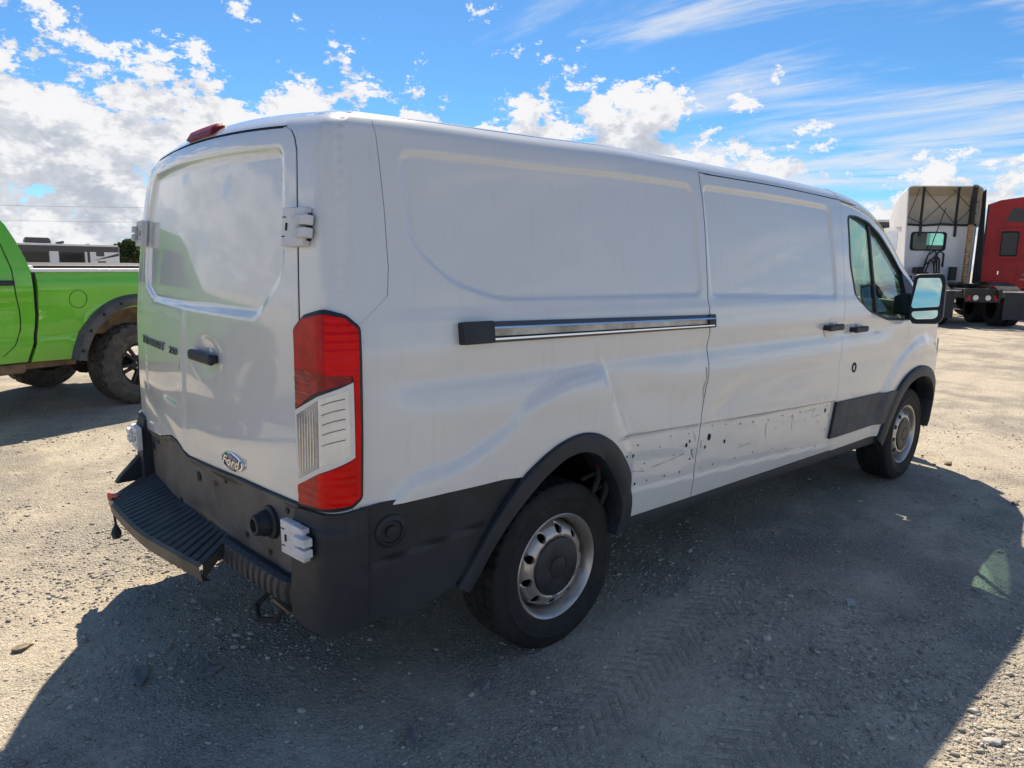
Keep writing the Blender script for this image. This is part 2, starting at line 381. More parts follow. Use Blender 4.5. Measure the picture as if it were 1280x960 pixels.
def gauss(u,v,a,b,su,sv,rot=0.):
    c,s=math.cos(rot),math.sin(rot); x=(u-a)*c+(v-b)*s; y=-(u-a)*s+(v-b)*c
    return np.exp(-.5*((x/su)**2+(y/sv)**2))
def Dside(u,v,worn=True):
    P=np.stack([u,v],1); d=waves(u,v)
    for poly in (REC_SIDE,REC_SLIDE):
        d=d-.013*smooth(-.002,.026,-sdist(P,poly))
    d=d-.022*smooth(-.006,.04,-sdist(P,REC_REAR))
    d=d+.019*smooth(0,.075,-sdist(P,BL_R))+.02*smooth(0,.09,-sdist(P,BL_F))
    side=smooth(-.95,-.6,u)
    # waist: hollow under the belt, ridge above the sill
    d=d+side*(-.013*np.exp(-((v-1.19)/.05)**2)+.007*np.exp(-((v-1.06)/.05)**2))*smooth(3.3,2.9,u)
    d=d+side*.006*smooth(1.42,1.37,v)
    # strip where the protection moulding is gone
    ln=np.interp(u,[.3,.88,2.37],[.85,.822,.766]); l2=np.interp(u,[.3,.85,2.42],[.60,.574,.494])
    inst=smooth(.25,.33,u)*smooth(2.40,2.37,u)
    d=d-.005*inst*smooth(ln+.014,ln-.016,v)
    d=d+.006*smooth(.25,.35,u)*smooth(l2+.008,l2-.012,v)*smooth(3.2,3.0,u)
    if worn:
        d=d-.016*gauss(u,v,.47,1.02,.16,.055,-.25)-.010*gauss(u,v,.78,.93,.12,.05,.3)-.012*gauss(u,v,1.12,.90,.13,.04,.35)
        d=d+.011*gauss(u,v,.195,1.11,.013,.085,.25)-.013*gauss(u,v,.27,1.0,.028,.12,.45)+.006*gauss(u,v,.33,.93,.012,.07,.5)-.003*gauss(u,v,.90,1.03,.05,.14)
        d=d-.005*gauss(u,v,.05,1.27,.25,.03)-.004*gauss(u,v,1.6,.95,.3,.05,.1)-.005*gauss(u,v,.60,.70,.2,.03,-.1)
    # front door hollow
    d=d-.006*gauss(u,v,2.75,1.02,.35,.06)
    return d
def Drear(u,v):
    P=np.stack([u,v],1); d=waves(u,v)
    d=d-.015*smooth(-.004,.034,-sdist(P,REC_REAR))
    d=d-.005*smooth(0,.008,-sdist(P,PLATE_REC))
    f=np.interp(v,[.74,1.05,1.34],[-2.09,-2.055,-2.03])
    low=smooth(1.37,1.30,v)
    d=d+low*(.005*smooth(f+.028,f-.028,u))
    d=d-.010*gauss(u,v,-1.82,1.19,.075,.05)              # handle cup
    d=d+low*(-.008*gauss(u,v,-1.45,1.15,.22,.12)+.006*gauss(u,v,-1.5,.93,.3,.03,.15)-.007*gauss(u,v,-2.45,.86,.25,.035,-.2))
    d=d-.008*smooth(.90,.80,v)*smooth(-2.1,-1.9,u)
    return d
def PT(u,v,D=None,off=0.):
    u=np.atleast_1d(np.asarray(u,float)); v=np.atleast_1d(np.asarray(v,float))
    d=(D(u,v) if D is not None else 0)+off
    return S(u,v)+N(u,v)*np.broadcast_to(d,u.shape)[:,None]
def PN(u,v,D=None,e=1.5e-3):
    a=PT(u+e,v,D)-PT(u-e,v,D); b=PT(u,v+e,D)-PT(u,v-e,D); n=np.cross(a,b); L=np.linalg.norm(n,axis=1,keepdims=True)
    n=np.where(L>1e-9,n/np.maximum(L,1e-12),[0,0,1]); return n
def panel(name,poly,m,D=Dside,off=0.,grid=.02,holes=(),flange=.022,parent=None,mirror=False,lip=True):
    V,F,loops=tri2d(poly,holes,grid)
    u,v=V[:,0],V[:,1]
    P=PT(u,v,D,off); n=PN(u,v,D)
    verts=[P];norms=[n];faces=[F]; base=len(P)
    for L in loops:
        if not flange: break
        L=np.array(L); k=len(L)
        top=P[L]; nn=n[L]
        tang=np.roll(top,-1,0)-np.roll(top,1,0); side=np.cross(tang,nn); side/=np.linalg.norm(side,axis=1,keepdims=True)+1e-9
        r0=top; r1=top-nn*.003+side*.0012; r2=top-nn*flange+side*.0012
        # first strip: rounded edge, then the return flange
        rows=[(r0,nn),(r1,(nn+side)*.7071),(r1,side),(r2,side)]
        for (q,w) in rows: verts.append(q); norms.append(w)
        b=base; i=np.arange(k); j=(i+1)%k
        if len(L)>2:
            for (o1,o2) in ((0,k),(2*k,3*k)):
                faces.append(np.stack([b+o1+j,b+o1+i,b+o2+i],1)); faces.append(np.stack([b+o1+j,b+o2+i,b+o2+j],1))
        base+=4*k
    verts=np.concatenate(verts); norms=np.concatenate(norms); faces=np.concatenate(faces)
    if mirror:
        verts=verts*[1,-1,1]; norms=norms*[1,-1,1]; faces=faces[:,::-1]
    return mesh_obj(name,verts,faces,m,parent,smooth=0,normals=norms)
def strip(name,rows,m,parent=None,closed=False,smooth_a=40,mirror=False,cap=False):
    """rows: list of (n,3) arrays lofted side by side"""
    k=len(rows[0]); v=np.concatenate(rows); f=[]
    for a in range(len(rows)-1):
        for i in range(k if closed else k-1):
            j=(i+1)%k; f.append((a*k+i,a*k+j,(a+1)*k+j,(a+1)*k+i))
    if mirror: v=v*[1,-1,1]
    b=MB(); b.add(v,f); return b.build(name,m,parent,smooth_a)

van=empty('cargo_van',(0,0,0),0,'white cargo van with dented side, black lower trim and missing moulding, in the foreground','van')

# seams (u,v), bottom to top
SEAM_DOOR=[(-1.156,.785),(-1.145,1.08),(-1.132,1.378),(-1.122,1.654),(-1.122,1.915),(-1.135,1.955),(-1.16,1.983),(-1.20,1.997)]
SEAM_CORNER=[(-.93,.79),(-.93,1.355),(-.894,1.374),(-.838,1.422),(-.795,1.46),(-.786,1.55),(-.79,1.734),(-.806,1.97),(-.825,2.03),(-.85,2.08)]
GAP1=[(.885,.45),(.90,.62),(.908,.72),(.918,.80),(.915,.88),(.932,.97),(.938,1.06),(.942,1.206),(.95,1.43),(.965,1.60),(.972,1.72),(.978,1.91),(.99,1.992)]
GAP2=[(2.335,.45),(2.36,.56),(2.37,.75),(2.381,.87),(2.354,1.02),(2.376,1.12),(2.386,1.262),(2.436,1.50),(2.45,1.738),(2.48,1.90),(2.495,1.985)]
GAP3=[(3.545,.868),(3.50,.98),(3.44,1.19)]
off=lambda pl,du,dv=0: [(a+du,b+dv) for a,b in pl]
g=.0028
rear_top=[(u,2.000-.000) for u in np.linspace(-1.22,-2.63,24)]
lSEAM=[(-3.856-u,v) for u,v in SEAM_DOOR]            # mirrored about the rear centre line u=-1.928
door_bot=[(-2.70,.735),(-2.45,.755),(-2.27,.795),(-2.18,.790),(-2.06,.752),(-1.9,.757),(-1.55,.778),(-1.16,.785)]
rear_door_poly=door_bot+off(SEAM_DOOR,-.009)[1:]+[(u,1.991) for u,_ in rear_top]+off(lSEAM,.009)[::-1][:-1]
rear_door=panel('rear_door',rear_door_poly,paint,Drear,grid=.016,parent=van)
def corner_panel(mir):
    pl=off(SEAM_DOOR,g)+[(-1.19,2.03),(-1.14,2.055),(-1.0,2.066)]+off(SEAM_CORNER,-g*.6)[::-1]
    return panel('corner_panel',pl,paint,Dside,grid=.02,parent=van,mirror=mir)
def clean(u,v): return Dside(u,v,False)
for mir in (False,True):
    DD=Dside if not mir else clean; gr=.0115 if not mir else .03
    corner_panel(mir)
    arch=[(a,b) for a,b in ARCH_R_OUT]
    side_poly=off(SEAM_CORNER,g*.6)[:1]+[(-.6,.80),(-.36,.80)]+[(a,b-.012) for a,b in ARCH_R_OUT[4:]]+[(.42,.455)]+off(GAP1,-.0045)+[(.99,2.085)]+off(SEAM_CORNER,g*.6)[::-1][:-1]
    panel('side_panel',side_poly,paint,DD,grid=gr,parent=van,mirror=mir)
    sl_poly=off(GAP1,.0045)+[(u,1.985) for u in np.linspace(1.05,2.43,12)]+off(GAP2,-g)[::-1]
    panel('sliding_door' if not mir else 'side_panel',sl_poly,paint,DD,grid=gr+.002,parent=van,mirror=mir)

def seal(pl,w,o,name,mir=False,D=None,par=van):
    q=np.array(dens(pl,.02,False)); tg=np.gradient(q,axis=0); tg/=np.linalg.norm(tg,axis=1,keepdims=True)+1e-9; nr=np.stack([-tg[:,1],tg[:,0]],1)
    return strip(name,[PT(q[:,0]+nr[:,0]*k*w,q[:,1]+nr[:,1]*k*w,D,o) for k in (-1,1)],dark,par,mirror=mir)
top_seam=SEAM_DOOR+[(u,1.9995) for u in np.linspace(-1.25,-2.60,20)]+lSEAM[::-1]
seal(top_seam,.0125,-.0022,'door_seal')
for mir in (False,True):
    seal(SEAM_CORNER,.006,-.002,'panel_seam',mir); seal(GAP1,.009,-.0025,'door_seal',mir,Dside if not mir else clean); seal([(.99,1.9895)]+[(u,1.9885) for u in np.linspace(1.05,2.47,14)],.008,-.003,'door_seal',mir,clean)
    seal(GAP2,.007,-.0022,'door_seal',mir,clean); seal(GAP3,.007,-.0022,'door_seal',mir,clean)
# cab: upper edge of the body side in front of the B-pillar
fZE=spl([2.45,2.7,2.95,3.18,3.45,3.7,3.95,4.08,4.4,4.6,4.72,4.78],[1.985,1.965,1.925,1.855,1.715,1.555,1.34,1.235,1.13,1.03,.93,.85])
top_line=[(x,float(fZE(x))-.022) for x in np.linspace(2.52,3.80,22)]
WIN=rnd([(2.555,1.895),(2.70,1.902),(2.90,1.885),(3.12,1.818),(3.40,1.675),(3.62,1.535),(3.76,1.39),(3.74,1.245),(3.45,1.215),(3.06,1.232),(2.76,1.295),(2.565,1.39),(2.525,1.60)],.05,4)
fd_poly=[(2.335+.003,.45),(3.055,.45)]+[(a-.0,b-.01) for a,b in ARCH_F_OUT[1:5]]+off(GAP3,-g)+[(3.62,1.20),(3.86,1.235),(3.885,1.38)]+top_line[::-1]+off(GAP2,g)[::-1][:-1]
for mir in (False,True):
    door=panel('front_door',fd_poly,paint,Dside if not mir else clean,grid=.02,holes=[WIN],parent=van,mirror=mir)
    # glass and its black frame
    gw=[(a,b) for a,b in WIN]; V,F,L=tri2d(gw,(),.05)
    P=PT(V[:,0],V[:,1],None,-.016); P=P*([1,-1,1] if mir else [1,1,1])
    mesh_obj('window',P,F[:,::-1] if mir else F,glass_g,door,smooth=0)
    rows=[]; W=np.array(dens(gw,.03)); c=W.mean(0); ins=W+(c-W)/np.linalg.norm(c-W,axis=1,keepdims=True)*.017
    for q,o in ((W,-.002),(W,.003),(ins,.003),(ins,-.018)): rows.append(PT(q[:,0],q[:,1],None,o))
    strip('window_seal',rows,black,door,closed=True,mirror=mir)
    d0=np.array(dens([(2.925,1.875),(2.905,1.262)],.08,False)); rows=[PT(d0[:,0]+a,d0[:,1],None,o) for a,o in((-.016,-.02),(-.014,-.004),(.014,-.004),(.016,-.02))]
    strip('window_divider',rows,black,door,mirror=mir)
    fen=[(a+.0,b-.01) for a,b in ARCH_F_OUT[5:]]
    fe_poly=[(3.55,.862)]+[(a,b-.012) for a,b in ARCH_F_OUT[6:]]+[(4.32,.42),(4.42,.45),(4.44,.62),(4.5,.85),(4.55,1.045)]+[(x,float(fZE(x))-.012) for x in np.linspace(4.45,4.05,7)]+[(3.92,1.255),(3.86,1.225),(3.63,1.19)]+off(GAP3,g)[::-1]
    panel('fender',fe_poly,paint,Dside if not mir else clean,grid=.03,parent=van,mirror=mir)
    # A-pillar post
    xs=np.linspace(2.49,4.02,34); ze=fZE(xs)
    rows=[PT(xs,ze-.05,None,-.02),PT(xs,ze-.017,None,-.004),PT(xs,ze-.006,None,0),PT(xs,ze,None,-.004)]
    e=PT(xs,ze,None,-.004); inn=e.copy(); inn[:,1]+=.05; inn[:,2]+=.012; inn2=inn.copy(); inn2[:,1]+=.02; inn2[:,2]-=.05
    strip('pillar',rows+[inn,inn2],paint,van,mirror=mir)

# roof: cargo part follows the body surface, cab part is lofted forward to the screen header
roof_poly=[(-1.928,2.003)]+[(u,2.003) for u in np.linspace(-1.75,-1.25,6)]+[(-1.20,2.003),(-1.185,2.035),(-1.14,2.061),(-1.0,2.072),(-.85,2.086)]+[(u,2.09) for u in (-.5,0,.5,.98)]+[(.99,1.998)]+[(u,1.992) for u in np.linspace(1.1,2.49,10)]+[(2.49,2.05),(2.49,2.2),(2.49,2.5),(2.49,2.93),(-.3,2.93),(-.94,2.93),(-1.5,2.93),(-1.928,2.93)]
for mir in (False,True): panel('roof',roof_poly,paint,None,grid=.035,flange=0.0,parent=van,mirror=mir)
# cab roof, screen and bonnet
fr=np.linspace(0,1,15)
def cab_row(x):
    ze=float(fZE(x)); e=PT(np.array([x]),np.array([ze]),None,-.003)[0]; we=-e[1]
    vv=np.concatenate([np.linspace(1.99,2.2,8),np.linspace(2.3,2.93,7)]); ww=fW(vv)/fW(1.99); zz=fZ(vv)-fZ(1.99)
    k=np.interp(x,[2.45,3.0,3.6,4.0,4.3,4.8],[1,1.0,.75,.6,.7,.6])
    y=-we*ww; z=ze+zz*k; bul=np.interp(x,[2.45,2.8,3.1,4.1,4.78],[0,.03,.10,.14,.10])*(1-ww**2)
    return np.stack([x+bul,y,z],1)
def loft(name,xs,m,parent,sm=40):
    rows=[]
    for x in xs:
        r=cab_row(x); rows.append(np.concatenate([r,(r*[1,-1,1])[::-1]]))
    return strip(name,rows,m,parent,smooth_a=sm)
loft('cab_roof',np.linspace(2.488,3.02,10),paint,van,60)
loft('windscreen',np.linspace(3.025,4.02,18),glass_c,van,60)
loft('bonnet',np.linspace(4.03,4.74,14),paint,van,60)
# nose
xs=[]
def nose_poly(z0,z1): 
    a=np.linspace(4.40,4.775,12)
    return a,z0,z1
rows=[]
for z in (.30,.45,.62,.80):
    a=np.linspace(4.30,4.775,14); r=PT(a,np.full(14,z),None,.02); end=r[-1].copy(); cx=np.array([[4.80,y,z] for y in np.linspace(end[1],0,6)[1:]])
    r=np.concatenate([r,cx]); rows.append(np.concatenate([r,(r*[1,-1,1])[::-1]]))
strip('front_bumper',rows,black,van)
rows=[]
for z in (.80,.88,1.0,1.10):
    a=np.linspace(4.43,4.72,12); r=PT(a,np.full(12,min(z,1.05)),None,.0); r[:,2]=z; r[:,0]-=(z-.8)*.25; end=r[-1]; cx=np.array([[end[0]+.03,y,z] for y in np.linspace(end[1],0,6)[1:]])
    r=np.concatenate([r,cx]); rows.append(np.concatenate([r,(r*[1,-1,1])[::-1]]))
strip('grille',rows,dark,van)
for s in (-1,1):
    MB().box((4.52,s*.74,.93),(.28,.16,.2),Matrix.Rotation(s*.6,3,'Z')).build('headlamp',clear_b,van,bevel=.03)

# arch mouldings, wheel wells, sills, lower quarter covers
def arch_mould(out,inn,mir,name='arch_moulding'):
    O=np.array(rnd(out,.03,2,False)); O=np.array([np.interp(np.linspace(0,1,60),np.linspace(0,1,len(O)),O[:,k]) for k in (0,1)]).T
    I=np.array(rnd(inn,.03,2,False)); I=np.array([np.interp(np.linspace(0,1,60),np.linspace(0,1,len(I)),I[:,k]) for k in (0,1)]).T
    rows=[]
    for f_,o in ((0,-.012),(0,.010),(.06,.017),(.50,.021),(.95,.023),(1.0,.018),(1.02,-.03),(1.03,-.10)):
        q=O+(I-O)*f_; base=Dside(q[:,0],q[:,1],False)
        n_=N(q[:,0],q[:,1]); tp=np.ones(60) if out is not ARCH_R_OUT else .45+.55*smooth(0,14,np.arange(60)); rows.append(S(q[:,0],q[:,1])+n_*(base+(o*tp if o>0 else o))[:,None])
    return strip(name,rows,black,van,smooth_a=50,mirror=mir)
def well(cx,r,w0,w1,mir,inn):
    a=np.linspace(.05,PI-.05,28); rows=[]
    for y,rr in ((w0,r+.05),(w0+.05,r+.05),(w1,r+.04),(w1,.02)):
        rows.append(np.stack([cx+rr*np.cos(a),np.full(28,y),.40+rr*np.sin(a)],1))
    return strip('wheel_well',rows,dark,van,mirror=mir)
for mir in (False,True):
    arch_mould(ARCH_R_OUT,ARCH_R_IN,mir); arch_mould(ARCH_F_OUT,ARCH_F_IN,mir)
    well(-.05,.42,-1.0,-.58,mir,None); well(3.66,.44,-.97,-.5,mir,None)
    # sill
    us=np.linspace(.36,3.10,40); vt=np.interp(us,[.3,.88,2.0,3.1],[.468,.460,.452,.440]); rows=[]
    for dv,o in ((.006,-.012),(.004,.010),(-.02,.016),(-.05,.010),(-.062,-.02),(-.07,-.12)): rows.append(PT(us,vt+dv,None,o))
    strip('sill_moulding',rows,black,van,mirror=mir)
    q=[(-1.158,.775),(-1.10,.782),(-.90,.800),(-.646,.818),(-.45,.822),(-.325,.815),(-.258,.79)]+[(-.354,.70),(-.43,.598),(-.497,.495),(-.56,.435),(-.60,.43),(-.64,.415),(-.70,.392),(-.79,.385),(-.855,.418),(-.93,.405),(-1.0,.395),(-1.10,.395),(-1.155,.41)]
    def Dq(u,v): return .010+.010*np.exp(-((u+.894)/.012)**2)+.016*smooth(-.86,-1.0,u)*smooth(.77,.72,v)-.004*np.exp(-((v-(.60+.1*(u+.9)))/.006)**2)*smooth(-.9,-.85,u)+.004*smooth(-.88,-.90,u)+.010*gauss(u,v,-1.08,.48,.08,.10)+waves(u,v)*3
    cov=panel('bumper_end_cover',q,black,Dq,off=.004,grid=.016,flange=.05,parent=van,mirror=mir)
    # round side sensor cap
    c=PT([-.806],[.706],Dq,.004)[0]; n=N(np.array([-.806]),np.array([.706]))[0]
    mb=MB().lathe([(-.01,.056),(.004,.056),(.010,.048),(.010,.040),(.003,.036),(.003,.022),(.012,.020),(.014,.0)],28,'z'); qn=Vector(n).to_track_quat('Z','Y')
    mb.xf(lambda p: qn@p+Vector(c)); 
    if mir: mb.xf(lambda p: Vector((p.x,-p.y,p.z)))
    mb.build('round_cap',black,cov,40)

# moulding panel low on the front door
for mir in (False,True):
    q=[(2.378,.758),(3.285,.742),(3.20,.655),(3.115,.535),(2.352,.535)]
    V,F,L=tri2d(rnd(q,.012,2),(),.04); panel('door_cladding',rnd(q,.012,2),trim_grey,lambda u,v: clean(u,v)+0*u,off=.016,grid=.03,flange=.02,parent=van,mirror=mir)
q=[(2.366,.758),(2.376,.758),(2.352,.535),(2.335,.535)]
panel('cladding_end',q,black,Dside,off=.018,grid=.03,flange=.022,parent=van)

# clip holes left by the missing moulding
hb=MB()
for (a,b,r) in [(.346,.762,.006),(.438,.794,.005),(.678,.798,.004),(.81,.735,.011),(.834,.75,.008),(.438,.618,.007),(.774,.61,.006),(.654,.614,.005),(.522,.618,.005),(.36,.70,.004),(.60,.76,.004),(.72,.70,.004),(.50,.70,.004),(.86,.70,.006),(.85,.66,.006),(.41,.75,.009),(.48,.68,.003),(.82,.79,.004),
  (.998,.746,.018),(1.142,.702,.011),(1.562,.755,.005),(1.406,.766,.006),(1.278,.774,.006),(1.434,.598,.005),(1.262,.594,.005),(1.65,.582,.004),(1.834,.742,.006),(1.926,.752,.005),(2.25,.722,.014),(2.182,.508,.006),(1.054,.598,.005),(1.14,.79,.004),(1.66,.70,.004),(2.10,.74,.004),(2.30,.69,.006),(1.80,.56,.004),(2.0,.53,.004),(.945,.60,.004),(.97,.70,.009),(1.02,.80,.004),(1.3,.66,.004),(1.72,.76,.005),(2.0,.70,.004),(2.28,.60,.005),(2.27,.75,.005)]:
    c=PT([a],[b],Dside,.0012)[0]; n=Vector(N(np.array([a]),np.array([b]))[0]); qn=n.to_track_quat('Z','Y')
    k=12; ring=[qn@Vector((math.cos(2*PI*i/k)*r*.85,math.sin(2*PI*i/k)*r,0))+Vector(c) for i in range(k)]
    hb.add(ring,[tuple(range(k))])
o=hb.build('clip_holes',dark,van,None); tag(o,kind='stuff')
# adhesive remains and scrapes in the strip
sb=MB()
for (pts,wd) in [([(1.55,.74),(1.545,.70),(1.56,.66)],.0035),([(1.85,.735),(1.842,.70),(1.85,.66)],.003),([(1.27,.645),(1.40,.655),(1.40,.64)],.003),([(1.98,.745),(2.12,.752)],.003),([(2.08,.70),(2.2,.705)],.003),([(.55,.672),(.68,.68),(.80,.695)],.003),([(.85,.80),(.875,.77),(.885,.74)],.004),([(.86,.69),(.88,.66)],.009),([(.93,.74),(.935,.70)],.008),([(2.16,.68),(2.16,.66),(2.2,.66)],.003),([(.915,1.10),(.922,1.05),(.912,1.0),(.918,.95)],.006),([(.35,.69),(.5,.665)],.003)]:
    pl=np.array(dens(pts,.02,False)); c=PT(pl[:,0],pl[:,1],Dside,.0012); nn=N(pl[:,0],pl[:,1]); tg=np.gradient(c,axis=0); sdv=np.cross(tg,nn); sdv/=np.linalg.norm(sdv,axis=1,keepdims=True)+1e-9
    jj=1+.6*RNG.standard_normal(len(pl))[:,None]*.5; A=c+sdv*wd*.5*jj; B=c-sdv*wd*.5*jj; k=len(pl); sb.add(np.concatenate([A,B]),[(i,i+1,k+i+1,k+i) for i in range(k-1)])
scr=mat('scrape_grime',(.40,.38,.35),.8,var=.5,vscale=60)
o=sb.build('scrape_marks',scr,van,None); tag(o,kind='stuff')
# rusty line above the strip
rl=[]
us=np.linspace(.33,2.36,60); vs=np.interp(us,[.3,.88,2.37],[.85,.822,.766])
k_=np.abs(us-.915)>.012
seamline=mat('strip_edge_grime',(.36,.30,.24),.7,var=.4,vscale=40)
for seg in (us<.905,us>.925):
    a=us[seg];b=vs[seg]; strip('moulding_edge',[PT(a,b+.0045,Dside,.0012),PT(a,b+.0030,Dside,.0016),PT(a,b+.0015,Dside,.0012)],seamline,van)

# tail lamp on the corner
def lamp(mir):
    outer=rnd([(-1.094,1.398),(-1.0,1.420),(-.946,1.404),(-.898,1.365),(-.900,.834),(-.934,.808),(-1.046,.794),(-1.146,.786),(-1.156,1.078),(-1.156,1.352)],.012,2)
    Dl=lambda u,v: .012*smooth(-.02,.03,-sdist(np.stack([u,v],1),outer))
    L=panel('tail_lamp',outer,black,Dl,off=.006,grid=.02,flange=.03,parent=van,mirror=mir)
    inn=[(-1.088,1.384),(-1.0,1.402),(-.952,1.389),(-.915,1.356),(-.916,.846),(-.942,.825),(-1.04,.812),(-1.128,.804),(-1.134,1.082),(-1.136,1.348)]
    gd=.012
    def lens(name,poly,m,o=.022,rip=0.,fq=0.):
        poly=[(-1.026+(a+1.026)*1.015,1.1+(b-1.1)*1.004) for a,b in poly]
        DL=lambda u,v: rip*np.sin(v*fq)+0*u
        return panel(name,poly,m,DL,off=o,grid=gd,flange=.008,parent=L,mirror=mir)
    # red body pieces round the clear window
    lens('red_lens',[(-1.088,1.384),(-1.0,1.402),(-1.004,1.225),(-1.136,1.235),(-1.136,1.348)],red_b)
    lens('red_lens',[(-.998,1.402),(-.952,1.389),(-.915,1.356),(-.916,1.222),(-1.002,1.226)],red_a,rip=.0012,fq=240)
    lens('red_lens',[(-1.136,1.233),(-1.055,1.229),(-1.055,1.160),(-1.135,1.108)],red_c,rip=.0014,fq=200)
    lens('red_lens',[(-1.053,1.229),(-.940,1.222),(-.940,1.204),(-.985,1.190),(-1.053,1.160)],red_c,rip=.0008,fq=260)
    lens('red_lens',[(-.938,1.222),(-.916,1.220),(-.916,.846),(-.929,.835),(-.930,.975),(-.932,1.205)],red_a)
    lens('red_lens',[(-.932,.970),(-.931,.836),(-.942,.825),(-1.03,.813),(-1.03,.915)],red_a,rip=.0012,fq=220)
    lens('red_lens',[(-1.032,.914),(-1.032,.812),(-1.128,.804),(-1.130,.862)],red_b,rip=.0008,fq=220)
    # clear window: white rim, reflector half and cream half
    lens('clear_lens',[(-.936,1.202),(-.934,.974),(-1.130,.864),(-1.141,1.100)],refl_w,o=.0215)
    lens('clear_lens',[(-.950,1.182),(-.948,.984),(-1.020,.944),(-1.020,1.148)],clear_a,o=.024)
    lens('clear_lens',[(-1.023,1.146),(-1.023,.942),(-1.118,.888),(-1.128,1.088)],clear_b,o=.024)
    rb=MB()
    for vv in (1.135,1.105,1.075,1.045,1.012):
        a=np.linspace(-1.01,-.958,8); b=vv+.02*(a+1.01)/.05+.003*np.sin((a+1.01)*60); A=PT(a,b+.0012,None,.0255); B=PT(a,b-.0012,None,.0255); 
        if mir: A=A*[1,-1,1]; B=B*[1,-1,1]
        rb.add(np.concatenate([A,B]),[(i,i+1,8+i+1,8+i) for i in range(7)])
    rb.build('lens_rib',trim_grey,L,None)
    rb=MB()
    for uu in (-1.112,-1.098,-1.084,-1.07,-1.056,-1.042):
        b=np.linspace(.905+.55*(uu+1.112),1.08+.5*(uu+1.112),10); a=uu+0*b; A=PT(a-.0011,b,None,.0256); B=PT(a+.0011,b,None,.0256)
        if mir: A=A*[1,-1,1]; B=B*[1,-1,1]
        rb.add(np.concatenate([A,B]),[(i,i+1,10+i+1,10+i) for i in range(9)])
    rb.build('reflector_rib',alu,L,None)
    return L
lamp(False)

# door hinges
def hinge(u,v,wu,hv,mir,hp=van,lift=0.):
    c=PT([u],[v],None,lift)[0]; n=Vector(N(np.array([u]),np.array([v]))[0]); z=Vector((0,0,1)); x=z.cross(n).normalized(); z=n.cross(x)
    Rm=Matrix((x,z,n)).transposed()
    def mk(items,name,m,par,bev=.003):
        b=MB()
        for (a,h,d,sa,sh,sd_) in items: b.box((a,h,d),(sa,sh,sd_))
        b.xf(lambda p: Rm@p+Vector(c)); 
        if mir: b.xf(lambda p: Vector((p.x,-p.y,p.z)))
        return b.build(name,m,par,bevel=bev)
    h=hv/2; w=wu/2
    H=mk([(-w*.50,0,.012,w*.95,hv,.026),(w*.10,h*.72,.014,w*.9,hv*.26,.026),(w*.10,-h*.72,.014,w*.9,hv*.26,.026)],'door_hinge',hinge_m,hp)
    mk([(w*.52,h*.32,.026,w*.72,hv*.26,.034),(w*.52,-h*.32,.026,w*.72,hv*.26,.034),(w*.25,0,.020,w*.30,hv*.34,.03)],'hinge_knuckle',hinge_m,H,.005)
    mk([(w*.12,0,.008,w*1.0,hv*.70,.012)],'hinge_shade',dark,H,0)  # dark box standing in for the shadow between the knuckles
    mk([(-w*.62,0,.0255,w*.10,hv*.20,.004),(-w*.80,h*.5,.0255,w*.20,hv*.025,.003),(-w*.80,-h*.5,.0255,w*.20,hv*.025,.003)],'hinge_slot',dark,H,0)
    return H
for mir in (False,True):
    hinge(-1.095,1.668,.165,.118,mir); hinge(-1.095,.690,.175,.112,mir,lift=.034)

# rear door handle
c=PT([-1.82],[1.19],Drear,.0)[0]; Rh=Matrix.Rotation(-.0,3,'X')
hb=MB().box((c[0]-.028,c[1]+.0,c[2]),(.03,.235,.042)); H=hb.build('door_handle',black,rear_door,bevel=.014,seg=3)
MB().lathe([(.004,.055),(-.002,.056),(-.006,.05),(-.003,.0)],28,'x',(c[0]+.004,c[1],c[2])).build('handle_cup',paint,H,40)
for dy in (-.09,.09): MB().box((c[0]-.012,c[1]+dy,c[2]),(.04,.03,.03)).build('handle_foot',black,H,bevel=.006)
# side door handles with round cups
for (u0,u1,v0,D_) in ((2.130,2.315,1.226,Dside),(2.500,2.680,1.198,Dside)):
    um=(u0+u1)/2; c=PT([um],[v0],Dside,0)[0]
    b=MB().box((c[0],c[1]-.034,c[2]),(u1-u0,.024,.038)); hh=b.build('door_handle',black,van,bevel=.016,seg=3)
    MB().lathe([(.004,.068),(-.002,.068),(-.005,.060),(.002,.0)],32,'y',(c[0]-.01,c[1],c[2]-.005)).build('handle_cup',plain_white,hh,40)
    for dx in (-.08,.08): MB().box((c[0]+dx,c[1]-.014,c[2]),(.03,.036,.03)).build('handle_foot',black,hh,bevel=.005)
c=PT([2.582],[.957],Dside,0)[0]
MB().lathe([(.004,.030),(-.003,.032),(-.005,.026),(-.004,.020),(.006,.016),(.006,0)],20,'y',tuple(c)).build('lock_hole',dark,van,40)

# sliding door track
yt=float(PT([0.2],[1.325],Dside,0)[0][1])
def seg_y(u): return float(PT([u],[1.32],clean,0)[0][1])
us=np.linspace(-.54,.955,24)
def trk(o1,v1,o2,v2,u0=-.42,u1=.93):
    a=np.linspace(u0,u1,20); vt=lambda k: np.interp(a,[-.54,.955],[1.362,1.338])*k+np.interp(a,[-.54,.955],[1.294,1.283])*(1-k)
    return PT(a,vt(v1),clean,o1),PT(a,vt(v2),clean,o2)
def trks(name,seq,m,par): 
    rows=[]
    a=np.linspace(-.46,.945,24)
    hi=np.interp(a,[-.54,.955],[1.362,1.338]); lo=np.interp(a,[-.54,.955],[1.294,1.283])
    for k,o in seq: rows.append(PT(a,lo+(hi-lo)*k,clean,o))
    return strip(name,rows,m,par,smooth_a=25)
tr=trks('door_track',[(1.05,-.01),(1.05,.012),(.80,.026),(.74,.026)],rv_grey,van)
trks('track_upper_rail',[(.76,.020),(.76,.030),(.66,.031),(.66,.016)],alu,tr)
trks('track_channel',[(.68,.014),(.30,.014)],alu2,tr)
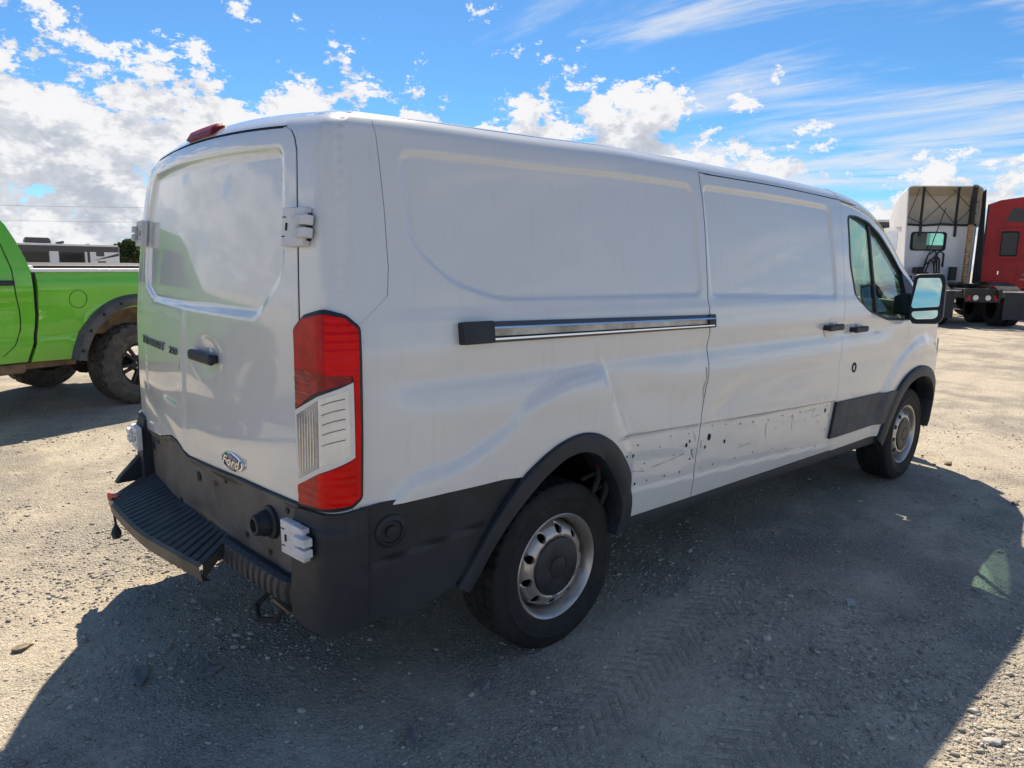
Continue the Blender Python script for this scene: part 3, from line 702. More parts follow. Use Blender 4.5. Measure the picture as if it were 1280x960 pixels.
trks('track_shadow_slot',[(.33,.013),(.18,.012)],dark,tr)
trks('track_lower_rail',[(.20,.010),(.20,.026),(.10,.026),(.10,.012)],alu,tr)
trks('track_base',[(.12,.012),(.06,.014),(-.03,.012),(-.04,-.01)],rv_grey,tr)
def blk(u0,u1,k0,k1,o,name,par):
    q=[(u0,k0),(u1,k0),(u1,k1),(u0,k1)]
    return panel(name,rnd(q,.006,2),black,clean,off=o,grid=.02,flange=.03,parent=par)
blk(-.545,-.415,1.292,1.364,.032,'track_end_cap',tr); blk(.905,.957,1.283,1.341,.026,'track_end_cap',tr)
# ---------------------------------------------------------------- rear bumper plate and step pads
def Dp(u,v):
    P=np.stack([u,v],1); d=-.012+waves(u,v)*4
    d=d+.020*smooth(.03,.012,sdist(P,door_bot,False))                      # rolled top edge
    d=d-.014*smooth(0,.008,-sdist(P,[(-1.835,.69),(-1.78,.70),(-1.765,.60),(-1.785,.58)]))
    d=d-.004*smooth(0,.012,-sdist(P,[(-1.68,.70),(-1.48,.705),(-1.49,.59),(-1.67,.56)]))
    d=d+.012*gauss(u,v,-2.3,.55,.15,.1)-.010*gauss(u,v,-1.95,.55,.08,.12)
    return d
pl=[(-2.75,.733),(-2.70,.730)]+[(a,b-.006) for a,b in door_bot[1:]]+[(-1.158,.42),(-1.5,.43),(-2.0,.43),(-2.5,.43),(-2.75,.44)]
bump=panel('rear_bumper',pl,plate,Dp,grid=.02,flange=.03,parent=van)
def rearx(y,z,o=0.):
    u=UC-ARC-YB*(1-(-y)/ (1.0-.03-RC+RC*math.sin(PH))) if False else None
    yb=.94-RC; return -1.006-.055*(1-(y/.92)**2)-o
# sensor pockets and drain slots on the plate
for (u,v,a,b) in ((-1.995,.675,.022,.030),(-2.66,.655,.02,.03),(-1.55,.56,.012,.016),(-1.38,.545,.012,.016),(-1.9,.50,.008,.014)):
    c=PT([u],[v],Dp,.003)[0]; n=Vector(N(np.array([u]),np.array([v]))[0]); qn=n.to_track_quat('Z','Y')
    ring=[qn@Vector((math.cos(t_)*b*(1.0 if math.cos(t_)>0 else .5),math.sin(t_)*a,0))+Vector(c) for t_ in np.linspace(0,2*PI,13)[:-1]]
    MB().add(ring,[tuple(range(12))]).build('sensor_pocket',dark,bump,None)
for (u,v) in ((-2.55,.70),(-1.70,.73),(-1.25,.735),(-1.25,.50),(-2.2,.52)):
    c=PT([u],[v],Dp,.001)[0]; n=Vector(N(np.array([u]),np.array([v]))[0]); qn=n.to_track_quat('Z','Y')
    mb=MB().lathe([(-.002,.011),(.003,.011),(.005,.008),(.003,.004),(.003,0)],10,'z'); mb.xf(lambda p: qn@p+Vector(c)); mb.build('screw',black,bump,40)
# trailer socket
c=PT([-1.36],[.664],Dp,0)[0]
pb=MB().lathe([(.01,.062),(-.010,.058),(-.016,.046),(-.036,.044),(-.046,.038),(-.062,.036),(-.066,.032),(-.066,.024),(-.05,.022),(-.05,0)],28,'x',tuple(c)).build('trailer_socket',black,bump,35)
# left step pad: long ribbed tread, pulled away at its inner end
def step(name,y0,y1,inx,outx,zin,zout,lip,nrib,skew,parent,face_only=False,rise=0.):
    ny=nrib*8+1; ys=np.linspace(y0,y1,ny); rows=[]
    t=np.linspace(0,1,12)
    for k in t:
        xi=np.array([inx(y) for y in ys]); xo=np.array([outx(y) for y in ys]); x=xi+(xo-xi)*k; y=ys+skew(ys)*k
        ph=np.arange(ny)%8; rib=np.where(ph<1,-.010,0)+np.where(ph==1,-.004,0)
        edge=1. if 0.06<k<.97 else .2
        z=zin+(zout-zin)*k+rib*edge+rise*np.sin(k*PI)-k*(.030*smooth(.15,.85,ys)+.008*np.sin(ys*9))
        rows.append(np.stack([x,y,z],1))
    return rows,ys
bw=lambda y: 1-(y/.92)**2
rows,ys=step('step_pad',.86,-.25,lambda y:-1.0-.05*bw(y),lambda y:-1.185-.062*(1-((y-.36)/.62)**2)+.03*smooth(.70,.88,y),.515,.462,0,24,lambda y:-.10*smooth(.3,-.25,y),None,None)
pad=strip('step_pad',rows,rib_m,bump,smooth_a=25)
o_=rows[-1]; zt_=np.array([o_[max(0,i-7):i+8,2].max() for i in range(len(o_))]); lo=o_.copy(); lo[:,2]=zt_-.064; lo[:,0]+=.006; top=o_.copy(); top[:,2]=zt_+.002; top2=top.copy(); top2[:,0]-=.014; top2[:,2]-=.010; lo[:,0]-=.008; lo2=lo.copy(); lo2[:,0]+=.03; lo2[:,2]-=.004
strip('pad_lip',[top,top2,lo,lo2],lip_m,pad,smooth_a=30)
# torn end plate and inner bracket
e0=rows[0][-1]; e1=rows[-1][-1]
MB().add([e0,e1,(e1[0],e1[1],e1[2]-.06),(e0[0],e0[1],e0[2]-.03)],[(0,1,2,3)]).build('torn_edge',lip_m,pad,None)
MB().add([(-1.05,-.10,.455),(-1.06,-.30,.452),(-1.20,-.20,.44),(-1.17,-.10,.40),(-1.08,-.16,.385)],[(0,1,2,3,4)]).build('torn_flap',under,pad,None)
MB().box((-1.205,.765,.432),(.014,.085,.036),Matrix.Rotation(.35,3,'Z')).build('reflector',refl_r,pad,bevel=.004)
# right step pad: pushed in, ribbed face
nr=13; ys=np.linspace(-.235,-.79,nr*6+1); ph=np.arange(len(ys))%6; rib=np.where(ph==0,.010,np.where(ph==1,.004,0.))
xf_=lambda y,o: -1.0-.05*bw(y)-o
taper=smooth(-.79,-.70,ys)
rows=[]
for o,z,k in ((.0,.508,0),(.020,.510,.5),(.038,.502,1),(.046,.485,1),(.048,.460,1),(.045,.435,1),(.03,.418,1),(.0,.412,0)):
    rows.append(np.stack([np.array([xf_(y,o) for y in ys])+rib*k+.02*(1-taper),ys,z+.01*(ys+.5)+np.zeros(len(ys))],1))
pad2=strip('step_pad',rows,rib_m,bump,smooth_a=25)
MB().add([tuple(r[0]) for r in rows],[tuple(range(len(rows)))]).build('pad_end',rib_m,pad2,None)
MB().box((-1.03,-.70,.400),(.05,.13,.012)).build('rusty_bracket',rust,pad2,bevel=.003)
# left bracket visible at the far end of the bumper
MB().prism([(-1.0,.47),(-1.17,.47),(-1.15,.50),(-1.05,.60),(-1.0,.72),(-.95,.70),(-.95,.47)],.855,.90,'xz').build('bracket',black,bump,bevel=.006)
# bumper end below the hinge on the right, hanging tow hook and cable
MB().tube([(-1.0,-.62,.36),(-1.03,-.60,.30),(-1.06,-.52,.285),(-1.04,-.46,.31),(-.98,-.46,.35)],.011,8).build('tow_hook',under,bump)
MB().tube([(-1.232,.66,.44),(-1.232,.66,.38),(-1.23,.655,.33)],.006,6).tube([(-1.23,.655,.335),(-1.23,.655,.31),(-1.232,.65,.295),(-1.232,.65,.275)],[.008,.020,.024,.018],8).build('hanging_connector',black,bump)
# underbody, floor, axle, shocks, spare items
MB().box((1.75,0,.43),(5.4,1.84,.10)).build('floor_pan',under,van)
MB().box((-.90,0,.47),(.12,1.6,.12)).build('bumper_beam',under,van)
MB().tube([(0,-.8,.345),(0,.8,.345)],.06,10).box((0,0,.345),(.26,.30,.28)).build('rear_axle',under,van)
for s in (-1,1):
    MB().box((.0,s*.62,.30),(1.3,.07,.05)).build('leaf_spring',under,van,bevel=.01)
    MB().tube([(-.25,s*.7,.34),(-.45,s*.66,.62)],.03,8).build('shock_absorber',under,van)
MB().tube([(-.9,.5,.34),(.9,.42,.34),(3,.3,.33)],.035,8).build('exhaust_pipe',rust,van)
# brackets with red tips poking out of the rear wheel well
for (x,z) in ((.215,.735),(.268,.672)):
    cl=MB().tube([(x,-.995,z),(x-.004,-1.0,z-.05),(x-.02,-.99,z-.11)],[.010,.014,.011],8).tube([(x,-.99,z-.03),(x-.05,-.95,z-.06)],.009,6).build('liner_clip',rubber,van)
    MB().box((x,-1.004,z+.008),(.036,.022,.010)).build('red_tip',refl_r,cl,bevel=.002)

# ---------------------------------------------------------------- brake lamp, badge, lettering
def text_mesh(body,size,extrude,shear=0.,bold=0.,sx=1.):
    cu=bpy.data.curves.new('lettering','FONT'); cu.body=body; cu.size=size; cu.extrude=extrude; cu.shear=shear; cu.offset=bold; cu.space_character=1.12; cu.align_x='CENTER'; cu.align_y='CENTER'
    to=bpy.data.objects.new('lettering',cu); col.objects.link(to); bpy.context.view_layer.update()
    me=bpy.data.meshes.new_from_object(to.evaluated_get(bpy.context.evaluated_depsgraph_get())); bpy.data.objects.remove(to)
    v=np.array([tuple(q.co) for q in me.vertices]); v[:,0]*=sx; f=[tuple(p.vertices) for p in me.polygons]; return v,f
def on_rear(vf,u0,v0,o,name,m,parent,D=Drear,rot=0.):
    v,f=vf; c,s=math.cos(rot),math.sin(rot)
    a=u0+(v[:,0]*c-v[:,1]*s); b=v0+(v[:,0]*s+v[:,1]*c)
    P=PT(a,b,D,0)+N(a,b)*(v[:,2]+o)[:,None]; return mesh_obj(name,P,f,m,parent,smooth=None)
on_rear(text_mesh('TRANSIT',.050,.003,.12,.0,1.75),-2.475,1.176,.004,'lettering',grey_letter,rear_door,rot=.0)
on_rear(text_mesh('250',.042,.003,.12,.0,1.5),-2.165,1.174,.004,'lettering',grey_letter,rear_door)
def oval(a,b,o,m,name,par,h=.004):
    k=40; mb=MB(); th=np.linspace(0,2*PI,k,endpoint=False)
    uu=-1.614; vv=.826; A=[]
    for (f_,hh) in ((1.,-.004),(1.,h),(.93,h+.002),(0.02,h+.003)):
        u=uu+a*f_*np.cos(th); v=vv+b*f_*np.sin(th); A.append(PT(u,v,None,0)+N(u,v)*(hh+o-.008))
    return strip(name,A,m,par,closed=True)
bd=oval(.085,.034,.006,chrome,'badge',rear_door); oval(.078,.029,.0095,badge_blue,'badge_field',bd)
on_rear(text_mesh('Ford',.048,.0015,.35,.0008,1.3),-1.614,.826,.0075,'badge_script',chrome,bd,D=lambda u,v:0*u)
q=[(-2.15,2.012),(-1.84,2.012),(-1.82,2.05),(-1.84,2.085),(-2.13,2.085),(-2.17,2.05)]
panel('brake_lamp',rnd(q,.02,3),brake_m,lambda u,v:.014*smooth(-.01,.03,-sdist(np.stack([u,v],1),q)),off=.008,grid=.02,flange=.02,parent=van)

# ---------------------------------------------------------------- wheels
def tyre_mesh(Rr,W,rim,nblk,depth,name,m,parent,loc,face,chunky=False):
    """face: -1 outer side towards -y, +1 towards +y"""
    per=6; n=nblk*per; h=W/2
    prof=[(-h*.80,rim),(-h*.92,rim+.006),(-h*.97,rim+.02),(-h*1.0,rim+.30*(Rr-rim)),(-h*1.03,rim+.50*(Rr-rim)),(-h*1.06,rim+.53*(Rr-rim)),(-h*1.06,rim+.56*(Rr-rim)),(-h*1.03,rim+.59*(Rr-rim)),(-h*1.0,rim+.72*(Rr-rim)),(-h*.93,rim+.88*(Rr-rim)),(-h*.84,Rr-.006)]
    tread=[(-.78,0,1),(-.46,0,1),(-.46,1,0),(-.40,1,0),(-.40,0,2),(-.06,0,2),(-.06,1,0),(.0,1,0),(0.,0,3),(.40,0,3),(.40,1,0),(.46,1,0),(.46,0,1),(.78,0,1)]
    rows=[]
    V=[];k=None
    for i in range(n):
        a=2*PI*i/n; ring=[]
        for (y,r) in prof:
            # shoulder blocks
            rr=r
            if chunky and r>Rr-.06 and (i%per) in (0,1): rr=r-.012
            ring.append((y,rr))
        for (y,gv,kind) in tread:
            dr=0.
            ph=(i+ (3 if kind==2 else (2 if kind==3 else 0)))%per
            if gv: dr=-depth
            elif kind==1 and ph in (0,1): dr=-depth*.9
            elif kind in (2,3) and ph==0: dr=-depth*.7
            ring.append((y*h,Rr+dr-.005*abs(y)**3))
        for (y,r) in prof[::-1]:
            rr=r
            if chunky and r>Rr-.06 and (i%per) in (3,4): rr=r-.012
            ring.append((-y,rr))
        k=len(ring)
        for (y,r) in ring: V.append((r*math.cos(a),y,r*math.sin(a)))
    F=[]
    for i in range(n):
        j=(i+1)%n
        for q in range(k-1): F.append((i*k+q,i*k+q+1,j*k+q+1,j*k+q))
    b=MB(); b.add(V,F); o=b.build(name,m,parent,28); return o
def steel_wheel(loc,face,front=False):
    wr=empty('wheel',loc); wr.parent=van; wr['label']='silver steel wheel with ten round holes and black centre cap'
    ty=tyre_mesh(.350,.232,.218,46,.008,'tyre',rubber,wr,None,face)
    s=-1 # built with the outer face towards -y
    ys=-.100
    # rim barrel and lip
    MB().lathe([(.10,.20),(.10,.222),(.085,.222),(.06,.195),(-.03,.190),(-.075,.196),(-.094,.205),(-.104,.212),(-.108,.219),(-.104,.224),(-.092,.222),(-.080,.214)],64,'y').build('rim',steel,wr,45)
    # disc with ten holes
    th=np.linspace(0,2*PI,72,endpoint=False); outer=[(.192*math.cos(a),.192*math.sin(a)) for a in th]; inn=[(.06*math.cos(a),.06*math.sin(a)) for a in th[::3]]
    holes=[inn]
    for q in range(10):
        a=2*PI*(q+.35)/10; cx,cy=.155*math.cos(a),.155*math.sin(a)
        holes.append([(cx+.018*math.cos(b)*math.cos(a)-.018*math.sin(b)*math.sin(a),cy+.018*math.cos(b)*math.sin(a)+.018*math.sin(b)*math.cos(a)) for b in np.linspace(0,2*PI,14,endpoint=False)])
    V,F,L=tri2d(outer,holes,.010)
    r=np.hypot(V[:,0],V[:,1]); y=np.interp(r,[.06,.112,.122,.128,.140,.160,.172,.180,.192],[-.060,-.075,-.096,-.100,-.098,-.088,-.074,-.048,-.005])
    P=np.stack([V[:,0],y,V[:,1]],1); vs=[P]; fs=[F]; base=len(P)
    for l in L[2:]:
        l=np.array(l); q=P[l].copy(); q[:,1]+=.012; vs.append(q); k=len(l); i=np.arange(k); j=(i+1)%k
        fs.append(np.stack([l[i],l[j],base+j],1)); fs.append(np.stack([l[i],base+j,base+i],1)); base+=k
    b=MB(); b.add(np.concatenate(vs),np.concatenate(fs)); dsk=b.build('wheel_disc',steel,wr,50)
    MB().lathe([(-.02,.185),(-.02,.0)],32,'y').build('brake_drum',dark,wr,None)
    cp=MB().lathe([(-.074,.122),(-.098,.124),(-.104,.120),(-.108,.107),(-.110,.07),(-.1095,.052),(-.106,.050),(-.106,.044),(-.111,.042),(-.113,.0)],48,'y').build('centre_cap',capm,wr,35)
    wr.rotation_euler=(0,0,0 if face<0 else PI)
    return wr
def copy_tree(o,parent=None):
    c=o.copy(); col.objects.link(c); c.parent=parent
    for ch in o.children: copy_tree(ch,c)
    return c
w0=steel_wheel((0,-.878,.345),-1)
for (x,y,f_) in ((3.749,-.862,-1),(0,.878,1),(3.749,.862,1)):
    c=copy_tree(w0,van); c.location=(x,y,.345); c.rotation_euler=(0,random.uniform(0,6),0) if f_<0 else (0,random.uniform(0,6),PI)

# ---------------------------------------------------------------- mirrors
for mir in (False,True):
    s=-1 if not mir else 1
    mr=MB(); A=(3.42,s*1.135,1.375)
    sec=[]
    base=[(-.095,.162),(.080,.172),(.100,.12),(.106,-.13),(.08,-.168),(-.078,-.178),(-.10,-.12)]
    poly=rnd(base,.035,4)
    V=[];F=[];k=len(poly)
    for (dx,sc_) in ((-.045,.97),(-.035,1.0),(.03,.98),(.08,.80),(.10,.45)):
        for (a,b) in poly: V.append((A[0]+dx,A[1]-(-s)*(-1)*a*sc_ if False else A[1]+s*a*sc_,A[2]+b*sc_))
    for q in range(4):
        for i in range(k): F.append((q*k+i,q*k+(i+1)%k,(q+1)*k+(i+1)%k,(q+1)*k+i))
    F.append(tuple(range(4*k,5*k))); F.append(tuple(range(k))[::-1])
    RM=Matrix.Rotation(-s*.20,3,'Z')@Matrix.Rotation(.055,3,'Y'); mrot=lambda p: RM@(p-Vector(A))+Vector(A)
    b=MB(); b.add(V,F); b.xf(mrot); mo=b.build('wing_mirror',black,van,45)
    for nm,pg,yaw_ in (('mirror_glass',[(-.075,.145),(.07,.15),(.088,.10),(.085,-.055),(-.085,-.075),(-.10,-.06)],.10),('wide_angle_glass',[(-.09,-.10),(.082,-.08),(.082,-.125),(.06,-.145),(-.06,-.155),(-.09,-.13)],.02)):
        pg=[(a*.90,b*.93) for a,b in pg]; pg=rnd(pg,.012,3); v=[Vector((0,s*a,b)) for a,b in pg]
        v=[mrot(Vector((A[0]-.049,A[1]+p.y,A[2]+p.z))) for p in v]
        MB().add(v,[tuple(range(len(v)))]).build(nm,mirror_m if nm=='mirror_glass' else mirror_m,mo,None)
    # foot: sail panel and arm
    sp=[(3.44,1.225),(3.70,1.215),(3.745,1.30),(3.73,1.40),(3.66,1.49),(3.55,1.55),(3.50,1.42)]
    panel('mirror_foot',rnd(sp,.02,3),black,None,off=.012,grid=.04,flange=.03,parent=van,mirror=mir)
    MB().box((3.50,s*.985,1.33),(.16,.17,.15),taper=(.7,1)).build('mirror_arm',black,mo,bevel=.03,seg=3)

# ---------------------------------------------------------------- cab interior
MB().box((2.36,0,1.2),(.03,1.72,1.45)).build('bulkhead',trim_in,van)
MB().box((3.85,0,1.0),(.62,1.72,.42),taper=(.7,1)).build('dashboard',trim_in,van,bevel=.06,seg=3)
for s in (-1,1):
    st=MB().box((2.85,s*.5,.78),(.52,.5,.2)).build('seat',seat_m,van,bevel=.06,seg=3)
    MB().box((2.60,s*.5,1.12),(.15,.48,.62),Matrix.Rotation(-.2,3,'Y')).build('seat_back',seat_m,st,bevel=.05,seg=3)
    MB().box((2.53,s*.5,1.53),(.10,.28,.2),Matrix.Rotation(-.2,3,'Y')).build('headrest',seat_m,st,bevel=.04,seg=3)
MB().lathe([(-.12,.0),(-.10,.12),(-.03,.19),(.05,.18),(.10,.10),(.11,0)],20,'y',(2.98,-.62,1.42)).build('air_bag',seat_l,van,60)
MB().tube([(3.42+.07*math.sin(a),.5+.19*math.cos(a),1.17+.17*math.sin(a)) for a in np.linspace(0,2*PI,25)],.015,6,False).tube([(3.42,.5,1.17),(3.7,.5,1.05)],.03,6).build('steering_wheel',trim_in,van,60)
# ---------------------------------------------------------------- ground
def vnoise(x,y,seed=0):
    xi=np.floor(x).astype(int); yi=np.floor(y).astype(int); fx=x-xi; fy=y-yi; fx=fx*fx*(3-2*fx); fy=fy*fy*(3-2*fy)
    def h(a,b):
        k=(a*374761393+b*668265263+seed*974711)&0x7fffffff; k=((k^(k>>13))*1274126177)&0x7fffffff; return ((k^(k>>16))&0xffff)/65535.
    return (h(xi,yi)*(1-fx)+h(xi+1,yi)*fx)*(1-fy)+(h(xi,yi+1)*(1-fx)+h(xi+1,yi+1)*fx)*fy
FLAT=[(0,-.88,.32),(0,.88,.32),(3.749,-.86,.32),(3.749,.86,.32),(24.,5.5,7.),(29.,1.5,7.)]+[(-.07+.25*.9455+dx*-.9455-(dy)*-.3256*-1,5.26+.25*.3256+dx*-.3256+dy*.9455,.4) for dx in (0.,3.75) for dy in (.1,1.83)]
def gz(x,y):
    x=np.asarray(x,float); y=np.asarray(y,float); d=np.hypot(x-CAM[0],y-CAM[1]); a=np.degrees(np.arctan2(y-CAM[1],x-CAM[0]))
    z=.022*(vnoise(x*.9+3,y*.9+7,1)-.5)+.014*(vnoise(x*2.7,y*2.7,2)-.5)+.008*(vnoise(x*7,y*7,3)-.5)
    z=z+.006*(vnoise(x*17,y*17,4)-.5)*smooth(14,6,d)
    z=z-.012                                                    # wheels press into the surface a little
    # wheel ruts that cross the lot in front of the van's side
    for (x0,y0,an,wd,dp) in ((0,-1.85,.06,.14,.012),(0,-2.35,-.10,.16,.010),(0,-1.35,.16,.13,.010)):
        q=(y-y0)-(x-x0)*math.tan(an); z=z-dp*np.exp(-(q/wd)**2)*smooth(12,7,d)+dp*.5*np.exp(-((np.abs(q)-wd*1.7)/.06)**2)*smooth(12,7,d)
    z=z+.10*(vnoise(x*.08,y*.08,6)-.5)*smooth(9,25,d)
    for (cx,cy,rr) in FLAT: w_=np.exp(-(((x-cx)**2+(y-cy)**2)/rr**2)**2); z=z*(1-w_)-.004*w_
    z=z-1.15*smooth(18,46,d)*smooth(52,66,a)*smooth(135,115,a)
    return z
rad=np.concatenate([np.arange(0,.6,.1),np.arange(.6,7,.042),7*1.035**np.arange(0,60),np.array([60,75,100,140,200,300,450,700,1100,1700])])
rad=np.unique(np.round(rad,4)); na=420; th=np.linspace(0,2*PI,na,endpoint=False)
gx=CAM[0]+rad[:,None]*np.cos(th); gy=CAM[1]+rad[:,None]*np.sin(th); gzz=gz(gx,gy)
gv=np.stack([gx,gy,gzz],-1).reshape(-1,3); gf=[]
i,j=np.meshgrid(np.arange(1,len(rad)-1),np.arange(na),indexing='ij'); j2=(j+1)%na
gf=np.stack([i*na+j,(i+1)*na+j,(i+1)*na+j2,i*na+j2],-1).reshape(-1,4).tolist()+[tuple(range(na,2*na))]
gm=bpy.data.materials.new('gravel_ground'); gm.use_nodes=True; k=NT(gm.node_tree)
pc=k.n('ShaderNodeNewGeometry').outputs['Position']
n1=k.noise(pc,.55,5,.6,.6); n2=k.noise(pc,2.3,6,.65,.4); n3=k.noise(pc,30,5,.7); n4=k.noise(pc,140,3,.7)
dusty=k.ramp(k.m('ADD',k.m('MULTIPLY',n1,.6),k.m('MULTIPLY',n2,.4)),.40,.60)
base=k.mix(dusty,(.31,.285,.245),(.58,.515,.405))
base=k.mix(k.ramp(n3,.3,.75,0,.55),base,(.24,.215,.18)); base=k.mix(k.ramp(n4,.45,.8,0,.45),base,(.62,.58,.50))
vor=k.n('ShaderNodeTexVoronoi',{'Vector':pc,'Scale':62.,'Randomness':1.},feature='F1'); vor2=k.n('ShaderNodeTexVoronoi',{'Vector':pc,'Scale':150.,'Randomness':1.},feature='F1')
cellc=k.n('ShaderNodeSeparateColor',{0:vor.outputs['Color']}).outputs[0]
cells=k.ramp(cellc,.25,.35); peb=k.m('MULTIPLY',k.ramp(vor.outputs['Distance'],.62,.30),k.m('MULTIPLY',cells,k.ramp(dusty,1,.0,.18,1.)))
pcol=k.mix(cellc,(.17,.165,.155),(.62,.565,.48)); base=k.mix(k.m('MULTIPLY',peb,.85),base,pcol)
# tread print: lugs across two tracks
sp=k.n('ShaderNodeSeparateXYZ',{0:pc}); gX,gY=sp.outputs[0],sp.outputs[1]
def track(y0,an,wd,fq):
    q=k.m('SUBTRACT',k.m('SUBTRACT',gY,y0),k.m('MULTIPLY',gX,math.tan(an))); m_=k.ramp(k.m('ABSOLUTE',q),wd,wd*.7)
    wv=k.m('SINE',k.m('ADD',k.m('MULTIPLY',gX,fq),k.m('MULTIPLY',k.m('ABSOLUTE',q),fq*.9)))
    return k.m('MULTIPLY',k.m('MULTIPLY',k.ramp(wv,-.2,.5,-1,1),m_),k.ramp(n1,.35,.55))
trk_=k.m('ADD',track(-1.85,.06,.14,95.),k.m('ADD',track(-1.35,.16,.13,110.),track(-2.35,-.10,.15,85.)))
hgt=k.m('ADD',k.m('ADD',k.m('MULTIPLY',peb,.011),k.m('MULTIPLY',n3,.012)),k.m('ADD',k.m('MULTIPLY',k.ramp(vor2.outputs['Distance'],.6,.2),.0035),k.m('MULTIPLY',k.m('MULTIPLY',trk_,k.ramp(n3,.25,.7)),.0055)))
bn=k.n('ShaderNodeBump',{'Strength':1.,'Distance':1.,'Height':hgt})
pb_=k.n('ShaderNodeBsdfPrincipled',{'Base Color':base,'Roughness':.92,'Specular IOR Level':.25}); k.link(bn.outputs[0],pb_.inputs['Normal'])
om=k.n('ShaderNodeOutputMaterial'); k.link(pb_.outputs[0],om.inputs[0])
ground=mesh_obj('ground',gv,gf,gm,None,smooth=0); tag(ground,kind='structure',label='pale compacted gravel lot with loose stones')

# loose stones
ico=bmesh.new(); bmesh.ops.create_icosphere(ico,subdivisions=1,radius=1.); IV=np.array([tuple(v.co) for v in ico.verts]); IF=np.array([[v.index for v in f.verts] for f in ico.faces]); ico.free()
def stones(n,r0,r1,s0,s1,seed):
    g_=np.random.default_rng(seed); out=[]
    r=r0*(r1/r0)**g_.random(n*3); a=YAW+g_.uniform(-.78,.78,n*3); x=CAM[0]+r*np.cos(a); y=CAM[1]+r*np.sin(a)
    dn=vnoise(x*.9,y*.9,21)*.55+vnoise(x*2.6,y*2.6,22)*.45; keep=g_.random(n*3)<np.clip((dn-.36)*3.2,.06,1)
    x,y=x[keep][:n],y[keep][:n]; m_=len(x)
    s=s0*(s1/s0)**(g_.random(m_)**2.2); return x,y,s,g_
def stone_mesh(name,x,y,s,g_,m):
    m_=len(x); B=IV[:12]
    # icosahedron base for cheap stones
    t_=(1+5**.5)/2; B=np.array([(-1,t_,0),(1,t_,0),(-1,-t_,0),(1,-t_,0),(0,-1,t_),(0,1,t_),(0,-1,-t_),(0,1,-t_),(t_,0,-1),(t_,0,1),(-t_,0,-1),(-t_,0,1)])/np.hypot(1,t_)
    Fc=np.array([(0,11,5),(0,5,1),(0,1,7),(0,7,10),(0,10,11),(1,5,9),(5,11,4),(11,10,2),(10,7,6),(7,1,8),(3,9,4),(3,4,2),(3,2,6),(3,6,8),(3,8,9),(4,9,5),(2,4,11),(6,2,10),(8,6,7),(9,8,1)])
    P=np.repeat(B[None],m_,0)*(1+.22*g_.standard_normal((m_,12,1)))
    P=P*np.stack([g_.uniform(.8,1.25,m_),g_.uniform(.6,1.,m_),g_.uniform(.35,.65,m_)],1)[:,None]
    a=g_.uniform(0,2*PI,m_); c,s_=np.cos(a)[:,None],np.sin(a)[:,None]
    P=np.stack([P[...,0]*c-P[...,1]*s_,P[...,0]*s_+P[...,1]*c,P[...,2]],-1)*s[:,None,None]
    P=P+np.stack([x,y,gz(x,y)+s*.16],1)[:,None]
    F=(Fc[None]+np.arange(m_)[:,None,None]*12).reshape(-1,3)
    me=bpy.data.meshes.new(name); me.vertices.add(m_*12); me.vertices.foreach_set('co',P.reshape(-1)); me.loops.add(F.size); me.loops.foreach_set('vertex_index',F.reshape(-1)); me.polygons.add(len(F)); me.polygons.foreach_set('loop_start',np.arange(len(F))*3); me.update(); me.polygons.foreach_set('use_smooth',[True]*len(F)); me.materials.append(m); me.update()
    o=bpy.data.objects.new(name,me); col.objects.link(o); return o
sm=bpy.data.materials.new('stone'); sm.use_nodes=True; k=NT(sm.node_tree); geo=k.n('ShaderNodeNewGeometry')
rnd_=geo.outputs['Random Per Island']; c_=k.mix(k.ramp(rnd_,0,1,0,1,'LINEAR'),(.17,.163,.15),(.56,.52,.45)); c_=k.mix(k.ramp(k.noise(geo.outputs['Position'],90,4,.6),.4,.7,0,.5),c_,(.40,.36,.29))
bb=k.n('ShaderNodeBsdfPrincipled',{'Base Color':c_,'Roughness':.8,'Specular IOR Level':.3}); oo=k.n('ShaderNodeOutputMaterial'); k.link(bb.outputs[0],oo.inputs[0])
A=[stones(38000,.95,9,.0034,.0105,5),stones(4200,1.0,10,.008,.018,6),stones(70,1.3,12,.016,.028,8)]
x=np.concatenate([q[0] for q in A]); y=np.concatenate([q[1] for q in A]); s=np.concatenate([q[2] for q in A])
o=stone_mesh('gravel',x,y,s,np.random.default_rng(3),sm); tag(o,'loose grey and tan gravel stones scattered over the lot','gravel',kind='stuff')

def unproj(px,py):
    d=CF+((px-640)/FPX)*CR-((py-480)/FPX)*CU; t_=-CAM[2]/d[2]; return CAM+d*t_
def flat_stone(px,py,L,W,H,m,label,cat,name,seed,rz):
    g_=np.random.default_rng(seed); c=unproj(px,py); bm=bmesh.new(); bmesh.ops.create_icosphere(bm,subdivisions=2,radius=1.)
    for v in bm.verts:
        q=np.array(v.co); n=1+.14*g_.standard_normal(); v.co=(q[0]*L*n,q[1]*W*n,np.sign(q[2])*abs(q[2])**.6*H*n)
    me=bpy.data.meshes.new(name); bm.to_mesh(me); bm.free(); me.materials.append(m); me.polygons.foreach_set('use_smooth',[False]*len(me.polygons))
    o=bpy.data.objects.new(name,me); col.objects.link(o); o.location=(c[0],c[1],float(gz(c[0],c[1]))+H*.55); o.rotation_euler=(g_.uniform(-.08,.08),g_.uniform(-.08,.08),rz); tag(o,label,cat)
slate=mat('slate',(.19,.187,.18),.7,var=.3,vscale=20,bump=.4); tan_st=mat('brown_stone',(.20,.155,.11),.8,var=.3,vscale=20,bump=.4); pale_st=mat('pale_scrap',(.38,.38,.38),.6,var=.2,vscale=20)
flat_stone(27,806,.040,.026,.010,tan_st,'brown flat stone lying alone in the sun at the left edge','stone','stone',1,.4)
flat_stone(174,841,.070,.035,.010,slate,'grey flat slab of stone in the van shadow at lower left','stone','stone',2,1.2)
flat_stone(262,834,.048,.034,.012,slate,'rounded grey stone in the shadow below the broken step pad','stone','stone',3,.2)
